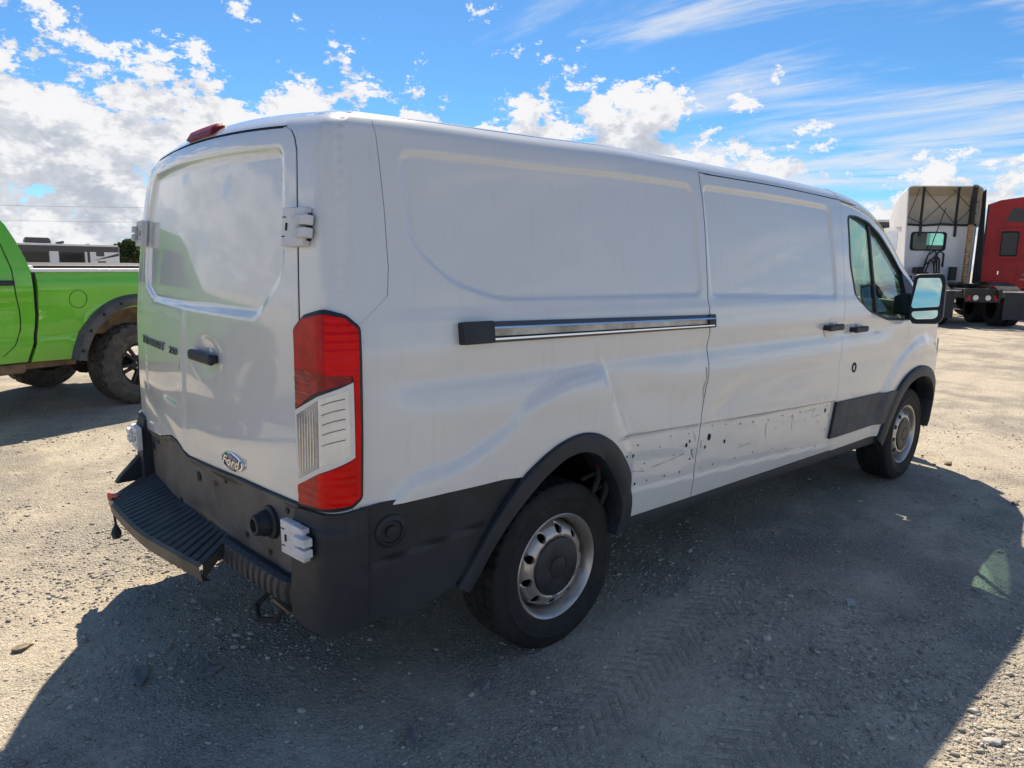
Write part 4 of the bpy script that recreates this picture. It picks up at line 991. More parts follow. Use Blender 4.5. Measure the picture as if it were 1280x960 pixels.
flat_stone(515,921,.062,.020,.008,slate,'thin dark sliver of stone near the bottom edge of the picture','stone','stone',4,.9)
flat_stone(602,857,.052,.026,.012,slate,'grey wedge of stone in the shadow below the rear wheel','stone','stone',5,.5)
flat_stone(1241,919,.030,.018,.008,pale_st,'pale flat chip lying in the sun at lower right','stone','stone',6,2.2)
flat_stone(1185,578,.045,.03,.016,tan_st,'dark clod on the sunlit gravel ahead of the van','clod','clod',7,.2)
flat_stone(1064,751,.030,.022,.014,pale_st,'pale round pebble in the shadow right of the van','stone','stone',8,.2)
flat_stone(1270,627,.03,.02,.012,tan_st,'small brown clod at the far edge of the van shadow','clod','clod',9,.7)

# ---------------------------------------------------------------- green pickup
PH_=R(199); ph=Vector((math.cos(PH_),math.sin(PH_),0)); pn=Vector((-ph.y,ph.x,0))
pax=Vector((-.07,5.26,0))-ph*.25-pn*.97                      # rear axle centre
pk=empty('pickup_truck',(pax.x,pax.y,0),PH_,'lime green lifted pickup truck with dusty black wheels','pickup')
YS=.97
def tum(s,z): return YS-.10*max(0,(z-1.40))/.5*1.6-.015*max(0,.9-z)/.4
def prism_side(poly,holes,name,m,parent,grid=.05,y=None,flange=.06,sides=(1,-1),D=None):
    for sd_ in sides:
        V,F,L=tri2d(poly,holes,grid); yy=np.array([tum(a,b) for a,b in V])
        if D is not None: yy=yy+D(V[:,0],V[:,1])
        P=np.stack([V[:,0],yy*sd_,V[:,1]],1); vs=[P];fs=[F]; base=len(P)
        for l in L:
            l=np.array(l); q=P[l].copy(); q2=P[l].copy(); q[:,1]-=sd_*flange; vs+=[q2,q]; kk=len(l); i=np.arange(kk); j=(i+1)%kk
            fs.append(np.stack([base+i,base+j,base+kk+j],1)); fs.append(np.stack([base+i,base+kk+j,base+kk+i],1)); base+=2*kk
        b=MB(); b.add(np.concatenate(vs),np.concatenate(fs)); b.build(name,m,parent,35)
ar=[(math.cos(a)*.60,.42+math.sin(a)*.60) for a in np.linspace(.22,PI-.22,20)]
bed=[(.965,1.375),(.97,1.0),(1.005,.72),(1.065,.555),(.72,.545)]+[(a,b) for a,b in ar if True]+[(-.72,.56),(-1.18,.62),(-1.2,1.375)]
cres=lambda u,v: -.012*np.exp(-((v-.80)/.04)**2)+.012*np.exp(-((v-1.22)/.10)**2)-.02*smooth(1.30,1.375,v)+.012*np.exp(-((np.hypot(u,v-.42)-.66)/.06)**2)
prism_side(bed,(),'bed_side',green,pk,.035,D=cres)
for s_ in (1,-1): MB().box((.99,s_*(YS-.035),.97),(.06,.03,.80)).build('gap_shade',dark,pk)  # dark panel added between cab and bed to paint in the shade there
MB().box((-.09,YS-.045,1.395),(2.20,.10,.035)).build('bed_rail',plain_white,pk,bevel=.012); MB().box((-.09,-YS+.045,1.395),(2.20,.10,.035)).build('bed_rail',plain_white,pk,bevel=.012)
MB().box((-.09,0,1.428),(2.16,1.76,.026)).build('tonneau_cover',tarp,pk,bevel=.01)
MB().box((1.0,0,1.41),(.10,1.84,.06)).build('bed_cap',plain_white,pk,bevel=.02)
MB().box((-1.19,0,1.0),(.05,1.84,.72)).build('tailgate',green,pk,bevel=.02)
MB().box((-.1,0,.78),(2.1,1.5,.06)).box((1.0,0,1.05),(.04,1.8,.6)).build('bed_floor',under,pk)
# fuel door
c0_=(.60,1.12); ring=[(c0_[0]+.088*math.cos(a),c0_[1]+.088*math.sin(a)) for a in np.linspace(0,2*PI,28,endpoint=False)]
fy=YS+float(cres(np.array([.60]),np.array([1.12]))[0])
fyf=lambda a,b: tum(a,b)+float(cres(np.array([a]),np.array([b]))[0])+.003
MB().add([(a,fyf(a,b),b) for a,b in ring]+[(c0_[0]+(a-c0_[0])*.945,fyf(a,b),c0_[1]+(b-c0_[1])*.945) for a,b in ring],[(i,(i+1)%28,28+(i+1)%28,28+i) for i in range(28)]).build('fuel_door',dark,pk,None)
# flares
def flare(cx):
    for sd_ in (1,-1):
        a=np.linspace(.16,PI-.16,30); rows=[]
        for (r_,o) in ((.715,-.02),(.71,.02),(.68,.062),(.62,.070),(.60,.06),(.598,-.03)):
            rows.append(np.stack([cx+r_*np.cos(a)*1.0,sd_*(YS+o)+0*a,.42+r_*np.sin(a)*1.03],1))
        fl=strip('wheel_flare',rows,trim_grey,pk,smooth_a=30)
        bb=MB()
        for q in np.linspace(.3,PI-.3,9): bb.lathe([(-.004,.016),(.006,.016),(.008,0)],8,'y',(cx+.655*math.cos(q),sd_*(YS+.068),.42+.655*math.sin(q)*1.03))
        bb.build('flare_bolt',dark,fl)
flare(0.)
for sd_ in (1,-1): MB().box((0.,sd_*.80,.93),(1.15,.02,.36)).build('inner_fender',rust,pk,bevel=.01)
for sd_ in (1,-1): MB().box((-.05,sd_*.62,.84),(1.3,.06,.12)).build('frame_rail',rust,pk,bevel=.01)
# cab
cab=[(1.01,1.36),(1.005,1.0),(1.035,.73),(1.10,.56),(3.05,.56),(3.05,1.40),(3.0,1.40),(2.55,1.86),(2.35,1.97),(1.60,2.02),(1.36,1.99),(1.22,1.92),(1.13,1.80),(1.075,1.66),(1.03,1.50)]
w1=rnd([(1.42,1.40),(1.86,1.40),(1.86,1.80),(1.52,1.80)],.04); w2=rnd([(1.96,1.40),(2.72,1.40),(2.42,1.79),(1.96,1.80)],.04)
prism_side(cab,[w1,w2],'cab_side',green,pk,.05,D=lambda u,v:-.012*np.exp(-((v-.80)/.04)**2)+.012*np.exp(-((v-1.22)/.10)**2)*smooth(1.4,1.3,v))
for wv in (w1,w2):
    for sd_ in (1,-1):
        MB().add([(a,sd_*(tum(a,b)-.02),b) for a,b in wv],[tuple(range(len(wv)))]).build('window',glass_d,pk,None)
# roof and pillars across
prof=[(1.03,1.40),(1.03,1.50),(1.075,1.66),(1.22,1.925),(1.36,1.99),(1.60,2.02),(2.35,1.97),(2.55,1.86)]
rows=[np.array([(a,y*tum(a,b)*.995,b+.03*(1-y*y)) for a,b in prof]) for y in np.linspace(-1,1,9)]
strip('cab_roof',[r[3:] for r in rows],green,pk,smooth_a=50)
MB().add([(1.05,-.8,1.42),(1.05,.8,1.42),(1.20,.70,1.88),(1.20,-.70,1.88)],[(0,1,2,3)]).build('rear_window',glass_d,pk,None)
MB().add([(3.02,-.86,1.40),(3.02,.86,1.40),(2.53,.76,1.87),(2.53,-.76,1.87)],[(0,1,2,3)]).build('windscreen',glass_d,pk,None)
MB().box((1.06,0,1.0),(.03,1.86,.84)).build('cab_back',dark,pk)  # coloured dark instead of green, for the shade between cab and bed
MB().prism([(3.0,.60),(3.08,.60),(3.9,.95),(4.15,.60),(4.15,1.28),(3.0,1.40)],-.93,.93,'xz').build('bonnet',green,pk,bevel=.05)
MB().box((4.2,0,.72),(.18,1.9,.3)).build('front_bumper',black,pk,bevel=.04)
# door seam and handle on the near side, as a fine inset line
sl=[(1.27,1.84),(1.21,1.62),(1.17,1.40),(1.165,1.20),(1.135,1.03),(1.14,.86),(1.19,.72),(1.30,.63)]
pl_=np.array(dens(rnd(sl,.05,3,False),.03,False)); cabD=lambda a,b: float(-.012*np.exp(-((b-.80)/.04)**2)+.012*np.exp(-((b-1.22)/.10)**2)*smooth(1.4,1.3,b))
rows=[np.array([(a+o,tum(a,b)+cabD(a,b)+.004,b) for a,b in pl_]) for o in (-.004,.004)]
strip('door_seam',rows,dark,pk)
for hx in (1.27,2.2): 
    hd=MB().box((hx,YS+.035,1.285),(.19,.03,.045)).box((hx-.07,YS+.015,1.285),(.03,.04,.03)).box((hx+.07,YS+.015,1.285),(.03,.04,.03)).build('door_handle',black,pk,bevel=.01)
# frame, rocker, axle
fb=MB()
for sd_ in (1,-1): fb.box((1.3,sd_*.42,.62),(5.4,.09,.16))
fb.build('chassis_frame',rust,pk,bevel=.01)
MB().box((2.1,YS-.10,.50),(2.0,.14,.10)).box((2.1,-YS+.10,.50),(2.0,.14,.10)).build('rocker_step',rust,pk,bevel=.03)
MB().box((.85,YS-.15,.51),(.5,.08,.07)).build('bed_mount',rust,pk,bevel=.01)
MB().tube([(0,-.85,.42),(0,.85,.42)],.06,10).lathe([(-.18,.02),(-.14,.13),(0,.19),(.14,.13),(.18,.02)],16,'y',(0,0,.42)).build('rear_axle',under,pk)
def truck_wheel(Rr,W,rim):
    wr=empty('wheel',(0,0,0)); wr.parent=pk
    tyre_mesh(Rr,W,rim,26,.020,'tyre',dusty_rubber,wr,None,-1,True)
    MB().lathe([(-W*.45,rim+.006),(-W*.47,rim-.004),(-W*.40,rim-.022),(-W*.1,rim-.03),(W*.4,rim-.01)],40,'y').build('rim',frame_black,wr,40)
    sp=MB()
    for q in range(6):
        a=q*PI/3
        Rm=Matrix.Rotation(-a,3,'Y')
        for d_ in (-.16,.16):
            r2=Matrix.Rotation(-a-d_,3,'Y'); b=MB().box((0,-W*.36,.13),(.030,.035,.17)); sp.add([r2@Vector(p) for p in b.v],b.f)
    sp.lathe([(-W*.30,.09),(-W*.42,.085),(-W*.44,.06),(-W*.46,.055),(-W*.46,0)],24,'y')
    sp.build('spoke_disc',frame_black,wr,bevel=.006)
    bl=MB()
    for q in range(8): bl.lathe([(-.02,.009),(0.,.009),(.0,0)],6,'y',(.068*math.cos(q*PI/4),-W*.44,.068*math.sin(q*PI/4)))
    bl.build('wheel_nut',chrome,wr)
    return wr
tw=truck_wheel(.425,.30,.222); tw.location=(0,.86,.42); tw.rotation_euler=(0,.3,PI)
for (x_,y_,r_) in ((0,-.86,0),(3.75,.86,PI),(3.75,-.86,0)):
    c=copy_tree(tw,pk); c.location=(x_,y_,.42); c.rotation_euler=(0,random.uniform(0,6),r_)
MB().tube([(.55,.62,.55),(.42,.66,.44),(.25,.66,.38)],.008,6).build('brake_hose',under,pk)
# ---------------------------------------------------------------- white day-cab tractor
def camground(depth,px):
    f=np.array([math.cos(YAW),math.sin(YAW)]); r=np.array([math.sin(YAW),-math.cos(YAW)])
    return CAM[:2]+f*depth+r*depth*(px-640)/FPX
P0=camground(20.2,1220); HD=R(39)
tk=empty('semi_tractor',(P0[0],P0[1],0),HD,'white day cab semi tractor seen from behind with open roof fairing and exhaust stack','truck')
fb=MB()
for s in (-1,1): fb.box((3.2,s*.43,.93),(6.6,.09,.26))
fb.box((.06,0,.95),(.10,.95,.24)); fb.box((.5,0,.95),(.10,.85,.2)); fb.build('chassis_frame',frame_black,tk,bevel=.01)
MB().lathe([(1.12,.46),(1.17,.47),(1.18,.40),(1.18,.10)],24,'z',(1.55,0,0)).box((1.1,.22,1.13),(.5,.12,.07),Matrix.Rotation(.25,3,'Y')).box((1.1,-.22,1.13),(.5,.12,.07),Matrix.Rotation(.25,3,'Y')).build('fifth_wheel',frame_black,tk,30)
for s in (-1,1):
    fl=MB().box((.12,s*.94,.60),(.012,.60,.74)).build('mud_flap',flap_m,tk)
    MB().box((.11,s*.94,1.0),(.03,.64,.05)).build('flap_bracket',frame_black,fl)
    MB().box((.095,s*.94-s*.13,1.005),(.006,.20,.045)).build('reflector_strip',refl_r,fl); MB().box((.095,s*.94+s*.11,1.005),(.006,.22,.045)).build('reflector_strip',refl_w,fl)
    MB().tube([(.1,s*.45,1.0),(.1,s*1.28,1.0)],.02,6).build('flap_hanger',chrome,tk)
rb=MB().box((.0,0,.80),(.03,.86,.20)).build('rear_light_bar',frame_black,tk)
for s in (-1,1):
    MB().lathe([(-.02,.075),(-.03,.06),(-.03,0)],16,'x',(0,s*.16,.82)).build('reversing_lamp',refl_w,rb)
    MB().box((-.02,s*.36,.82),(.02,.14,.14)).build('tail_lamp',red_c,rb,bevel=.02)
def dual(x,s):
    ww=empty('wheel',(x,s*.92,.51)); ww.parent=tk
    for q,nm in ((-.16,'tyre'),(.16,'tyre')):
        MB().lathe([(-.13,.29),(-.14,.36),(-.14,.46),(-.12,.50),(.12,.50),(.14,.46),(.14,.36),(.13,.29)],36,'y',(0,q,0)).build(nm,rubber,ww,40)
    MB().lathe([(-.12*1,.28),(-.05,.26),(-.02,.12),(-.06,.10),(-.06,0)],24,'y',(0,.16*s,0)).build('rim',chrome,ww,40)
for x in (.78,2.10):
    for s in (-1,1): dual(x,s)
for s in (-1,1):
    ww=empty('wheel',(6.0,s*1.02,.51)); ww.parent=tk
    MB().lathe([(-.13,.29),(-.14,.36),(-.14,.46),(-.12,.50),(.12,.50),(.14,.46),(.14,.36),(.13,.29)],36,'y').build('tyre',rubber,ww,40)
    MB().lathe([(-.1,.28),(-.05,.2),(-.1,.1),(-.1,0)],20,'y').build('rim',chrome,ww,40)
    MB().tube([(2.9,s*.85,.62),(4.4,s*.85,.62)],.30,16).build('fuel_tank',chrome,tk,40)
CB=3.25; z0,z1,zt=1.16,2.92,4.15; hw=1.04
# cab back wall with a rear window opening
wn=rnd([(-.18,2.16),(.83,2.16),(.83,2.72),(-.18,2.72)],.10,4)
V,F,L=tri2d([(-hw,z0),(hw,z0),(hw,z1),(-hw,z1)],[wn],.12)
cb=MB(); cb.add(np.stack([0*V[:,0]+CB,V[:,0],V[:,1]],1),F); cabw=cb.build('cab_back_wall',truck_white,tk,None)
MB().add([(CB+.01,a,b) for a,b in wn],[tuple(range(len(wn)))]).build('rear_window',glass_g,tk,None)
W_=np.array(wn); cw=W_.mean(0); o1=cw+(W_-cw)*1.0; o2=cw+(W_-cw)*.90
rows=[np.stack([CB+0*q[:,0]+dx,q[:,0],q[:,1]],1) for q,dx in((o1*1.0+(o1-cw)*.05,-.004),(o1*1.0+(o1-cw)*.05,-.02),(o2,-.02),(o2,.02))]
strip('window_gasket',rows,dark,tk,closed=True)
MB().box((CB+1.0,hw-.02,2.05),(2.0,.04,1.75)).box((CB+1.0,-hw+.02,2.05),(2.0,.04,1.75)).box((CB+1.0,0,1.18),(2.0,2*hw,.06)).build('cab_side',truck_white,tk)
for s in (-1,1): MB().add([(CB+.6,s*(hw+.005),2.15),(CB+1.7,s*(hw+.005),2.15),(CB+1.6,s*(hw+.005),2.8),(CB+.6,s*(hw+.005),2.8)],[(0,1,2,3)]).build('side_window',glass_d,tk,None)
MB().add([(CB+2.02,-1.1,2.1),(CB+2.02,1.1,2.1),(CB+1.75,1.05,2.95),(CB+1.75,-1.05,2.95)],[(0,1,2,3)]).build('windscreen',glass_g,tk,None)
MB().prism([(CB+2.0,1.0),(CB+3.6,1.0),(CB+3.7,1.6),(CB+3.2,1.95),(CB+2.0,2.1)],-1.0,1.0,'xz').build('bonnet',truck_white,tk,bevel=.12,seg=3)
MB().box((CB+3.7,0,.7),(.3,2.3,.5)).build('front_bumper',chrome,tk,bevel=.05)
MB().box((CB+.9,0,1.9),(.5,1.9,.9)).build('seat_row',trim_in,tk,bevel=.1)
# roof fairing: thin shell open at the back
sec=rnd([(-hw-.05,z1-.02),(-hw-.10,zt-.12),(-hw+.02,zt),(hw-.02,zt),(hw+.10,zt-.12),(hw+.05,z1-.02)],.10,5,False)
def shell(inset):
    rows=[]
    for f_ in np.linspace(0,1,9):
        x=CB-.02+1.9*f_; kz=1-.75*f_**1.6; kw=1-.18*f_**2
        rows.append(np.array([(x,a*kw*(1-inset),z1+(b-z1)*kz*(1-inset)) for a,b in sec]))
    return rows
strip('roof_fairing',shell(0),truck_white,tk,smooth_a=40); strip('fairing_inside',shell(.022),cream,tk,smooth_a=40)
rim_=[shell(0)[0],shell(.022)[0]]; strip('fairing_edge',rim_,truck_white,tk)
MB().add([(CB+.75,-1.05,z1),(CB+.75,1.05,z1),(CB+.75,1.05,zt-.25),(CB+.75,-1.05,zt-.25)],[(0,1,2,3)]).build('fairing_panel',cream,tk,None)
for y in (-.42,.60):
    MB().box((CB+.02,y,3.47),(.06,.07,1.30)).box((CB-.03,y,2.80),(.05,.07,.42)).build('fairing_strut',frame_black,tk,bevel=.01)
brm=mat('fairing_brace',(.12,.08,.05),.7)
for a,b in (((CB+.03,.60,4.08),(CB+.03,-.42,2.98)),((CB+.03,-.42,4.08),(CB+.03,.60,2.98)),((CB+.03,.72,4.08),(CB+.03,1.05,2.98)),((CB+.03,-.25,4.05),(CB+.03,-1.0,3.3)),((CB+.03,-.42,2.98),(CB+.03,-1.02,3.7)),((CB+.03,.6,3.0),(CB+.03,1.0,3.2))):
    MB().tube([a,b],.014,6).build('fairing_brace',brm,tk)
MB().tube([(CB-.04,1.08,2.96),(CB-.04,.5,2.93),(CB-.05,0,2.98),(CB-.04,-.6,2.95),(CB-.04,-1.0,2.97)],.035,8).build('air_line_bundle',frame_black,tk)
# side extenders; the right one is coloured black to stand for its shade
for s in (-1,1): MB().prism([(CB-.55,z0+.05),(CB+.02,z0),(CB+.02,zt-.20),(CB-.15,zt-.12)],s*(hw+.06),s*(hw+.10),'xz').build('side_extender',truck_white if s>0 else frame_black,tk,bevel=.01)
# exhaust stack, antenna, hoses
st=MB().tube([(CB-.30,-.74,1.12),(CB-.30,-.74,3.0)],.075,14).build('exhaust_stack',brownish,tk,40)
MB().tube([(CB-.30,-.74,2.95),(CB-.30,-.74,4.02),(CB-.36,-.74,4.12)],.085,14).build('stack_pipe',under,st,40)
rings=MB()
for z in np.arange(1.2,2.95,.09): rings.lathe([(z-.012,.076),(z,.088),(z+.012,.076)],14,'z',(CB-.30,-.74,0))
rings.build('heat_shield_ring',brownish,st,40)
MB().tube([(CB-.12,.42,1.5),(CB-.14,.22,2.5),(CB-.16,-.02,3.45)],.016,6).build('antenna',frame_black,tk)
hs=MB()
for dy,zz in ((.16,2.25),(.08,2.1),(.22,1.95)): hs.tube([(CB-.10,dy+.35,1.2),(CB-.2,dy+.2,zz-.25),(CB-.15,dy,zz-.1),(CB-.12,dy-.1,zz-.22),(CB-.2,dy-.12,1.25)],.028,6)
hs.tube([(CB-.2,.15,1.7),(CB-.2,.12,2.05),(CB-.2,.0,2.14),(CB-.2,-.10,2.05),(CB-.2,-.1,1.65)],.035,8); hs.build('air_hose',frame_black,tk)
hv=MB()
for _ in range(9): hv.box((CB-.2+random.uniform(-.1,.1),random.uniform(.2,1.0),random.uniform(1.15,1.55)),(.12,.16,.2))
hv.build('valve_block',frame_black,tk,bevel=.02)
MB().box((CB-.12,-.45,1.45),(.16,.2,.42)).build('battery_box',frame_black,tk,bevel=.02)
MB().box((2.55,0,1.09),(1.0,1.7,.05)).build('deck_plate',frame_black,tk)
for s in (-1,1):
    a=np.linspace(.35,PI-.35,12); rows=[np.stack([1.44+1.28*np.cos(a),np.full(12,y),.62+.62*np.sin(a)],1) for y in (s*.62,s*1.22)]
    strip('fender',rows,frame_black,tk,smooth_a=50)

# ---------------------------------------------------------------- red sleeper tractor
P1=camground(24.8,1213); HD1=R(-75)
rt=empty('semi_tractor',(P1[0],P1[1],0),HD1,'dark red sleeper semi tractor cut off by the right edge','truck')
# near (right-hand) side is at y=0; the body lies towards +y, forward is +x
sidep=[(0.05,1.0),(2.6,1.0),(2.6,3.9),(2.2,4.05),(1.2,3.98),(.35,3.86),(.05,3.74)]
w_=rnd([(.50,2.05),(.98,2.05),(.98,2.85),(.50,2.85)],.06)
V,F,L=tri2d(sidep,[w_],.15)
for yy,par in ((0.,None),(2.4,None)):
    b=MB(); b.add(np.stack([V[:,0],V[:,1]*0+yy,V[:,1]],1),F); b.build('sleeper_side',truck_red,rt,None)
MB().add([(a,.02,b) for a,b in w_],[tuple(range(len(w_)))]).build('window',dark_glass,rt,None)
ww_=np.array(w_); cw=ww_.mean(0)
rows=[np.stack([(cw+(ww_-cw)*k_)[:,0],0*ww_[:,0]-o_,(cw+(ww_-cw)*k_)[:,1]],1) for k_,o_ in ((1.35,.002),(1.33,.010),(1.29,.010),(1.28,.002))]
strip('door_trim',rows,truck_red,rt,closed=True); strip('window_rubber',[np.stack([(cw+(ww_-cw)*k_)[:,0],0*ww_[:,0]-o_,(cw+(ww_-cw)*k_)[:,1]],1) for k_,o_ in ((1.02,.002),(1.02,.012),(.90,.012),(.90,-.01))],dark,rt,closed=True)
MB().box((1.3,1.2,3.2),(2.4,2.3,.04)).build('sleeper_shelf',trim_in,rt)
MB().add([(.05,0,3.74),(.05,2.4,3.74),(.35,2.4,3.86),(.35,0,3.86),(1.2,0,3.98),(1.2,2.4,3.98),(2.2,0,4.05),(2.2,2.4,4.05),(2.6,0,3.9),(2.6,2.4,3.9)],[(0,1,2,3),(3,2,5,4),(4,5,7,6),(6,7,9,8)]).build('sleeper_roof',truck_red,rt,20)
MB().box((.03,1.2,2.37),(.05,2.4,2.74)).build('sleeper_back',frame_black,rt,bevel=.02)
MB().add([(.55,-.01,3.2),(1.7,-.01,3.05),(1.9,-.01,3.3),(.75,-.01,3.62)],[(0,1,2,3)]).build('roof_window',dark_glass,rt,None)
hp=rnd([(.40,1.1),(1.05,1.1),(1.05,1.85),(.40,1.85)],.10); hp=np.array(hp); ch=hp.mean(0)
strip('locker_door_trim',[np.stack([(ch+(hp-ch)*k_)[:,0],0*hp[:,0]-o_,(ch+(hp-ch)*k_)[:,1]],1) for k_,o_ in ((1.,.001),(.99,.010),(.95,.010),(.94,.001))],truck_red,rt,closed=True)
MB().box((.52,-.015,1.50),(.04,.02,.12)).build('locker_handle',chrome,rt,bevel=.005)
v,f=text_mesh('ACT',.34,.004,0,.002,1.); mesh_obj('lettering',np.stack([v[:,0]+1.55,-.006-v[:,2],v[:,1]+1.52],1),f,mat('decal_pink',(.45,.22,.24),.5),rt,smooth=None)
MB().box((1.6,-.006,1.30),(.9,.006,.05)).build('decal_stripe',MATS['decal_pink'],rt)
MB().box((3.6,1.2,2.0),(2.0,2.3,2.0)).build('cab',truck_red,rt,bevel=.15,seg=3); MB().box((5.4,1.2,1.5),(1.9,1.9,1.1)).build('bonnet',truck_red,rt,bevel=.2,seg=3)
fb=MB()
for s in (.77,1.63): fb.box((2.0,s,.9),(8.2,.09,.24))
fb.build('chassis_frame',frame_black,rt)
for x_ in (-1.5,-.2,5.4):
    for yy in (.25,2.15):
        ww=empty('wheel',(x_,yy,.51)); ww.parent=rt
        MB().lathe([(-.25,.29),(-.27,.40),(-.24,.50),(.24,.50),(.27,.40),(.25,.29)],32,'y').build('tyre',rubber,ww,40); MB().lathe([(-.2,.29),(-.1,.2),(-.12,0)],20,'y').lathe([(.2,.29),(.1,.2),(.12,0)],20,'y').build('rim',chrome,ww,40)
MB().box((1.3,.15,.80),(1.6,.25,.36)).build('fairing_skirt',truck_red,rt,bevel=.05)
MB().box((2.9,.3,.62),(1.4,.6,.6)).build('fuel_tank',chrome,rt,bevel=.2,seg=3)

# ---------------------------------------------------------------- coach between the van and the white tractor
P2=camground(36,1112); cz=empty('parked_coach',(P2[0],P2[1],0),R(24),'white roofed coach with dark glass, just showing behind the van and white tractor','coach')
MB().box((4.0,0,2.0),(8.0,2.5,2.9)).build('body',rv_white,cz,bevel=.1,seg=3); MB().box((4.0,0,3.62),(8.0,2.46,.34)).build('roof_band',rv_grey,cz,bevel=.04)
MB().box((4.0,0,3.86),(8.02,2.5,.14)).build('roof_edge',rv_white,cz,bevel=.05); MB().box((-.02,0,3.15),(.03,2.2,.9)).build('rear_window',dark_glass,cz,bevel=.01)
for s in (-1,1): MB().box((4.0,s*1.26,3.1),(7.4,.03,.9)).build('side_window',dark_glass,cz)
for x_ in (1.6,6.4):
    for s in (-1,1): MB().lathe([(-.14,.2),(-.15,.42),(-.12,.5),(.12,.5),(.15,.42),(.14,.2),(.1,0)],24,'y',(x_,s*1.1,.5)).lathe([(-.12,.2),(-.1,0)],20,'y',(x_,s*1.1,.5)).build('wheel',rubber,cz,40)

# ---------------------------------------------------------------- travel trailer far left
D_=62.; Pa=camground(D_,152); Pb=camground(D_-5.,20); dv=Vector((Pb[0]-Pa[0],Pb[1]-Pa[1],0)); rv=empty('travel_trailer',(Pa[0],Pa[1],0),math.atan2(dv.y,dv.x),'white and grey travel trailer with dark windows beyond the green pickup','trailer')
rv.location.z=float(gz(Pa[0],Pa[1]))
LR=12.5
# side facing the camera is +y or -y: work out which
fw=Vector((math.cos(rv.rotation_euler.z),math.sin(rv.rotation_euler.z),0)); lf=Vector((-fw.y,fw.x,0)); toc=Vector((CAM[0]-Pa[0],CAM[1]-Pa[1],0)); SN=1 if lf.dot(toc)>0 else -1
HT=3.25
MB().prism([(0,.75),(LR,.75),(LR+.5,1.6),(LR+.2,HT-.05),(LR,HT),(.1,HT),(-.06,HT-.15)],-SN*2.4,0,'xz').build('body',rv_white,rv,bevel=.04)
MB().box((LR/2,-SN*1.2,HT+.01),(LR,2.44,.06)).build('roof_edge',rv_white,rv)
def side(x0,x1,za,zb,m,nm,o=.012): return MB().add([(x0,SN*o,za),(x1,SN*o,za),(x1,SN*o,zb),(x0,SN*o,zb)],[(0,1,2,3)]).build(nm,m,rv,None)
side(-.02,LR,HT-.55,HT-.10,rv_grey,'roof_stripe'); 
side(2.6,4.3,1.75,HT-.62,dark_glass,'window',.03); side(5.1,6.9,1.75,HT-.62,dark_glass,'window',.03)
for a in (2.6,5.1): MB().box((a+.85,SN*.015,2.2),(1.85,.02,1.0)).build('window_frame',rv_grey,rv)
side(2.15,2.35,1.2,HT-.55,rv_grey,'slide_edge',.02); side(7.35,7.55,1.2,HT-.55,rv_grey,'slide_edge',.02)
side(1.1,1.7,HT-.90,HT-.55,rv_grey,'vent',.02); side(1.0,1.6,1.6,1.95,rv_grey,'vent',.02)
MB().add([(.0,SN*.015,HT-.62),(.0,SN*.015,HT-.85),(2.0,SN*.015,1.98)],[(0,1,2)]).build('swoosh_stripe',rv_grey,rv,None)
MB().add([(7.8,SN*.015,2.1),(9.4,SN*.015,1.95),(9.4,SN*.015,2.05)],[(0,1,2)]).build('swoosh_stripe',rv_grey,rv,None)
MB().box((5.6,-SN*1.2,HT+.30),(1.9,.9,.45),taper=(.85,.9)).build('air_conditioner',rv_grey,rv,bevel=.1)
MB().box((4.1,-SN*.8,HT+.14),(.55,.4,.2),Matrix.Rotation(.2,3,'Y')).build('roof_vent',rv_grey,rv); MB().box((2.1,-SN*.8,HT+.08),(.3,.3,.1)).build('roof_vent',rv_white,rv)
for x_ in (5.2,6.2):
    for yy in (-.2,-2.2): MB().lathe([(-.1,.2),(-.11,.3),(-.09,.36),(.09,.36),(.11,.3),(.1,.2),(.05,0)],20,'y',(x_,SN*yy,.36)).lathe([(-.1,.2),(-.05,0)],20,'y',(x_,SN*yy,.36)).build('wheel',rubber,rv,40)
MB().box((LR+.9,-SN*1.2,.55),(1.4,.2,.12)).build('drawbar',frame_black,rv)

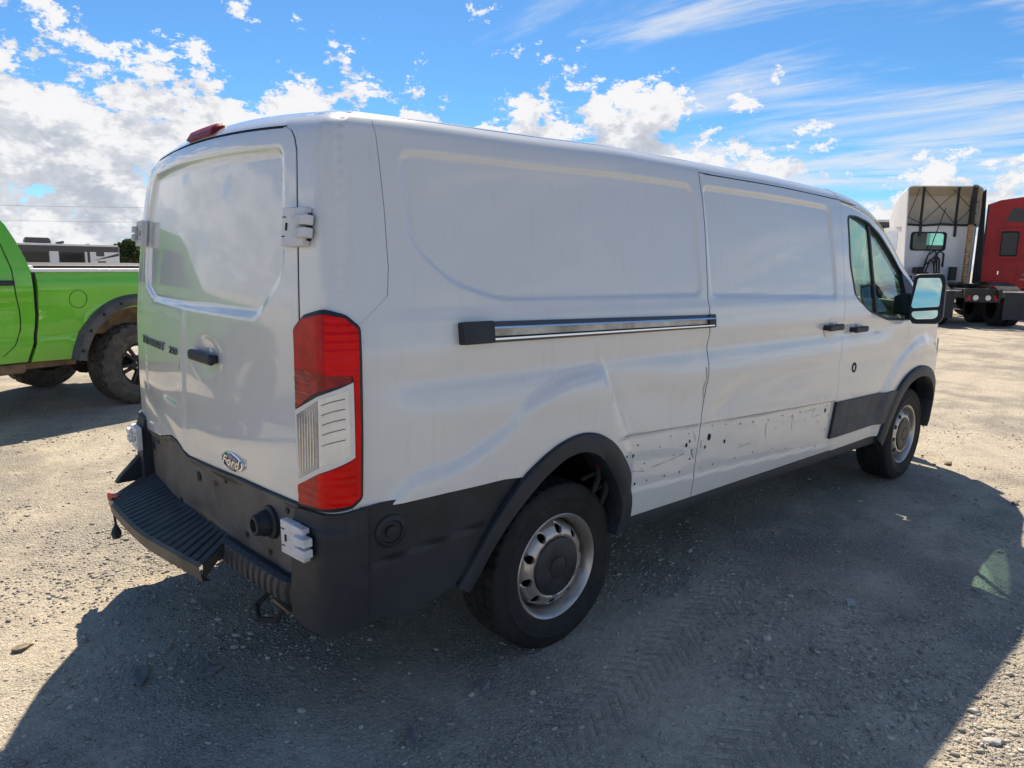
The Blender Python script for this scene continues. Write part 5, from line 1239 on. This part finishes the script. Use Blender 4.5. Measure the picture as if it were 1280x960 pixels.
# ---------------------------------------------------------------- trees
bark=mat('bark',(.10,.075,.055),.9,var=.3,bump=.5,bscale=30)
lm=bpy.data.materials.new('leaves'); lm.use_nodes=True; k=NT(lm.node_tree); rp=k.n('ShaderNodeNewGeometry').outputs['Random Per Island']
c_=k.mix(rp,(.030,.060,.018),(.085,.12,.035)); bb=k.n('ShaderNodeBsdfPrincipled',{'Base Color':c_,'Roughness':.6,'Transmission Weight':0.}); tl=k.n('ShaderNodeBsdfTranslucent',{0:c_}); mx=k.n('ShaderNodeMixShader',{0:.3}); k.link(bb.outputs[0],mx.inputs[1]); k.link(tl.outputs[0],mx.inputs[2]); oo=k.n('ShaderNodeOutputMaterial'); k.link(mx.outputs[0],oo.inputs[0])
def tree(px,depth,H,Wd,seed,label,n=5200,lf=.16):
    g_=np.random.default_rng(seed); P=camground(depth,px); T=empty('leafy_tree',(P[0],P[1],float(gz(P[0],P[1]))),0,label,'tree','trees beyond the lot')
    tb=MB().tube([(0,0,-.2),(.05,0,H*.25),(.0,.1,H*.55),(.1,0,H*.9)],[.22,.17,.11,.03],8)
    blobs=[]
    for q in range(13):
        a=g_.uniform(0,2*PI); hh=g_.uniform(.28,.95)*H; rr=Wd*.5*(1-abs(hh/H-.5)*1.2)*g_.uniform(.3,.9); c=np.array([rr*math.cos(a),rr*math.sin(a),hh]); blobs.append((c,g_.uniform(.16,.30)*Wd))
        tb.tube([(0,0,hh*.7),tuple(c*[.5,.5,1]-[0,0,.1*H]),tuple(c)],[.07,.05,.015],6)
    tb.build('trunk',bark,T,50)
    V=[];F=[]
    for q in range(n):
        c,r_=blobs[g_.integers(len(blobs))]; d=g_.standard_normal(3); d/=np.linalg.norm(d); p=c+d*r_*g_.random()**.45*[1,1,.8]
        a=g_.standard_normal(3); a/=np.linalg.norm(a); b=np.cross(a,g_.standard_normal(3)); b/=np.linalg.norm(b); s=lf*g_.uniform(.6,1.4); i=len(V)
        V+= [p-a*s,p+b*s*.5,p+a*s,p-b*s*.5]; F.append((i,i+1,i+2,i+3))
    mesh_obj('crown',V,F,lm,T,smooth=None)
tree(163,74,4.0,2.6,4,'slender green tree rising just right of the travel trailer'); tree(178,80,3.1,3.4,5,'lower dark green tree peeking out beside the van hinge')

# ---------------------------------------------------------------- overhead cables on two poles
for n_,(dz,lab) in enumerate(((0,'upper thin overhead cable crossing the sky on the left'),(-1.1,'lower thin overhead cable crossing the sky on the left'))):
    a=camground(52,-500); b=camground(58,330); pts=[]
    for f_ in np.linspace(0,1,25):
        q=a+(b-a)*f_; pts.append((q[0],q[1],5.2+dz-1.0*4*f_*(1-f_)*.35))
    tag(MB().tube(pts,.008,5).build('overhead_cable',frame_black,None,60),lab,'cable','overhead cables')
for (dd,px,lab) in ((52,-500,'wooden utility pole off to the left'),(58,330,'wooden utility pole hidden behind the van')):
    q=camground(dd,px); T=empty('utility_pole',(q[0],q[1],float(gz(q[0],q[1]))),0,lab,'pole','utility poles'); MB().tube([(0,0,-.3),(0,0,6.2)],[.14,.10],10).build('post',bark,T,50); MB().box((0,0,5.6),(.1,1.6,.1),Matrix.Rotation(.6,3,'Z')).build('crossarm',bark,T)
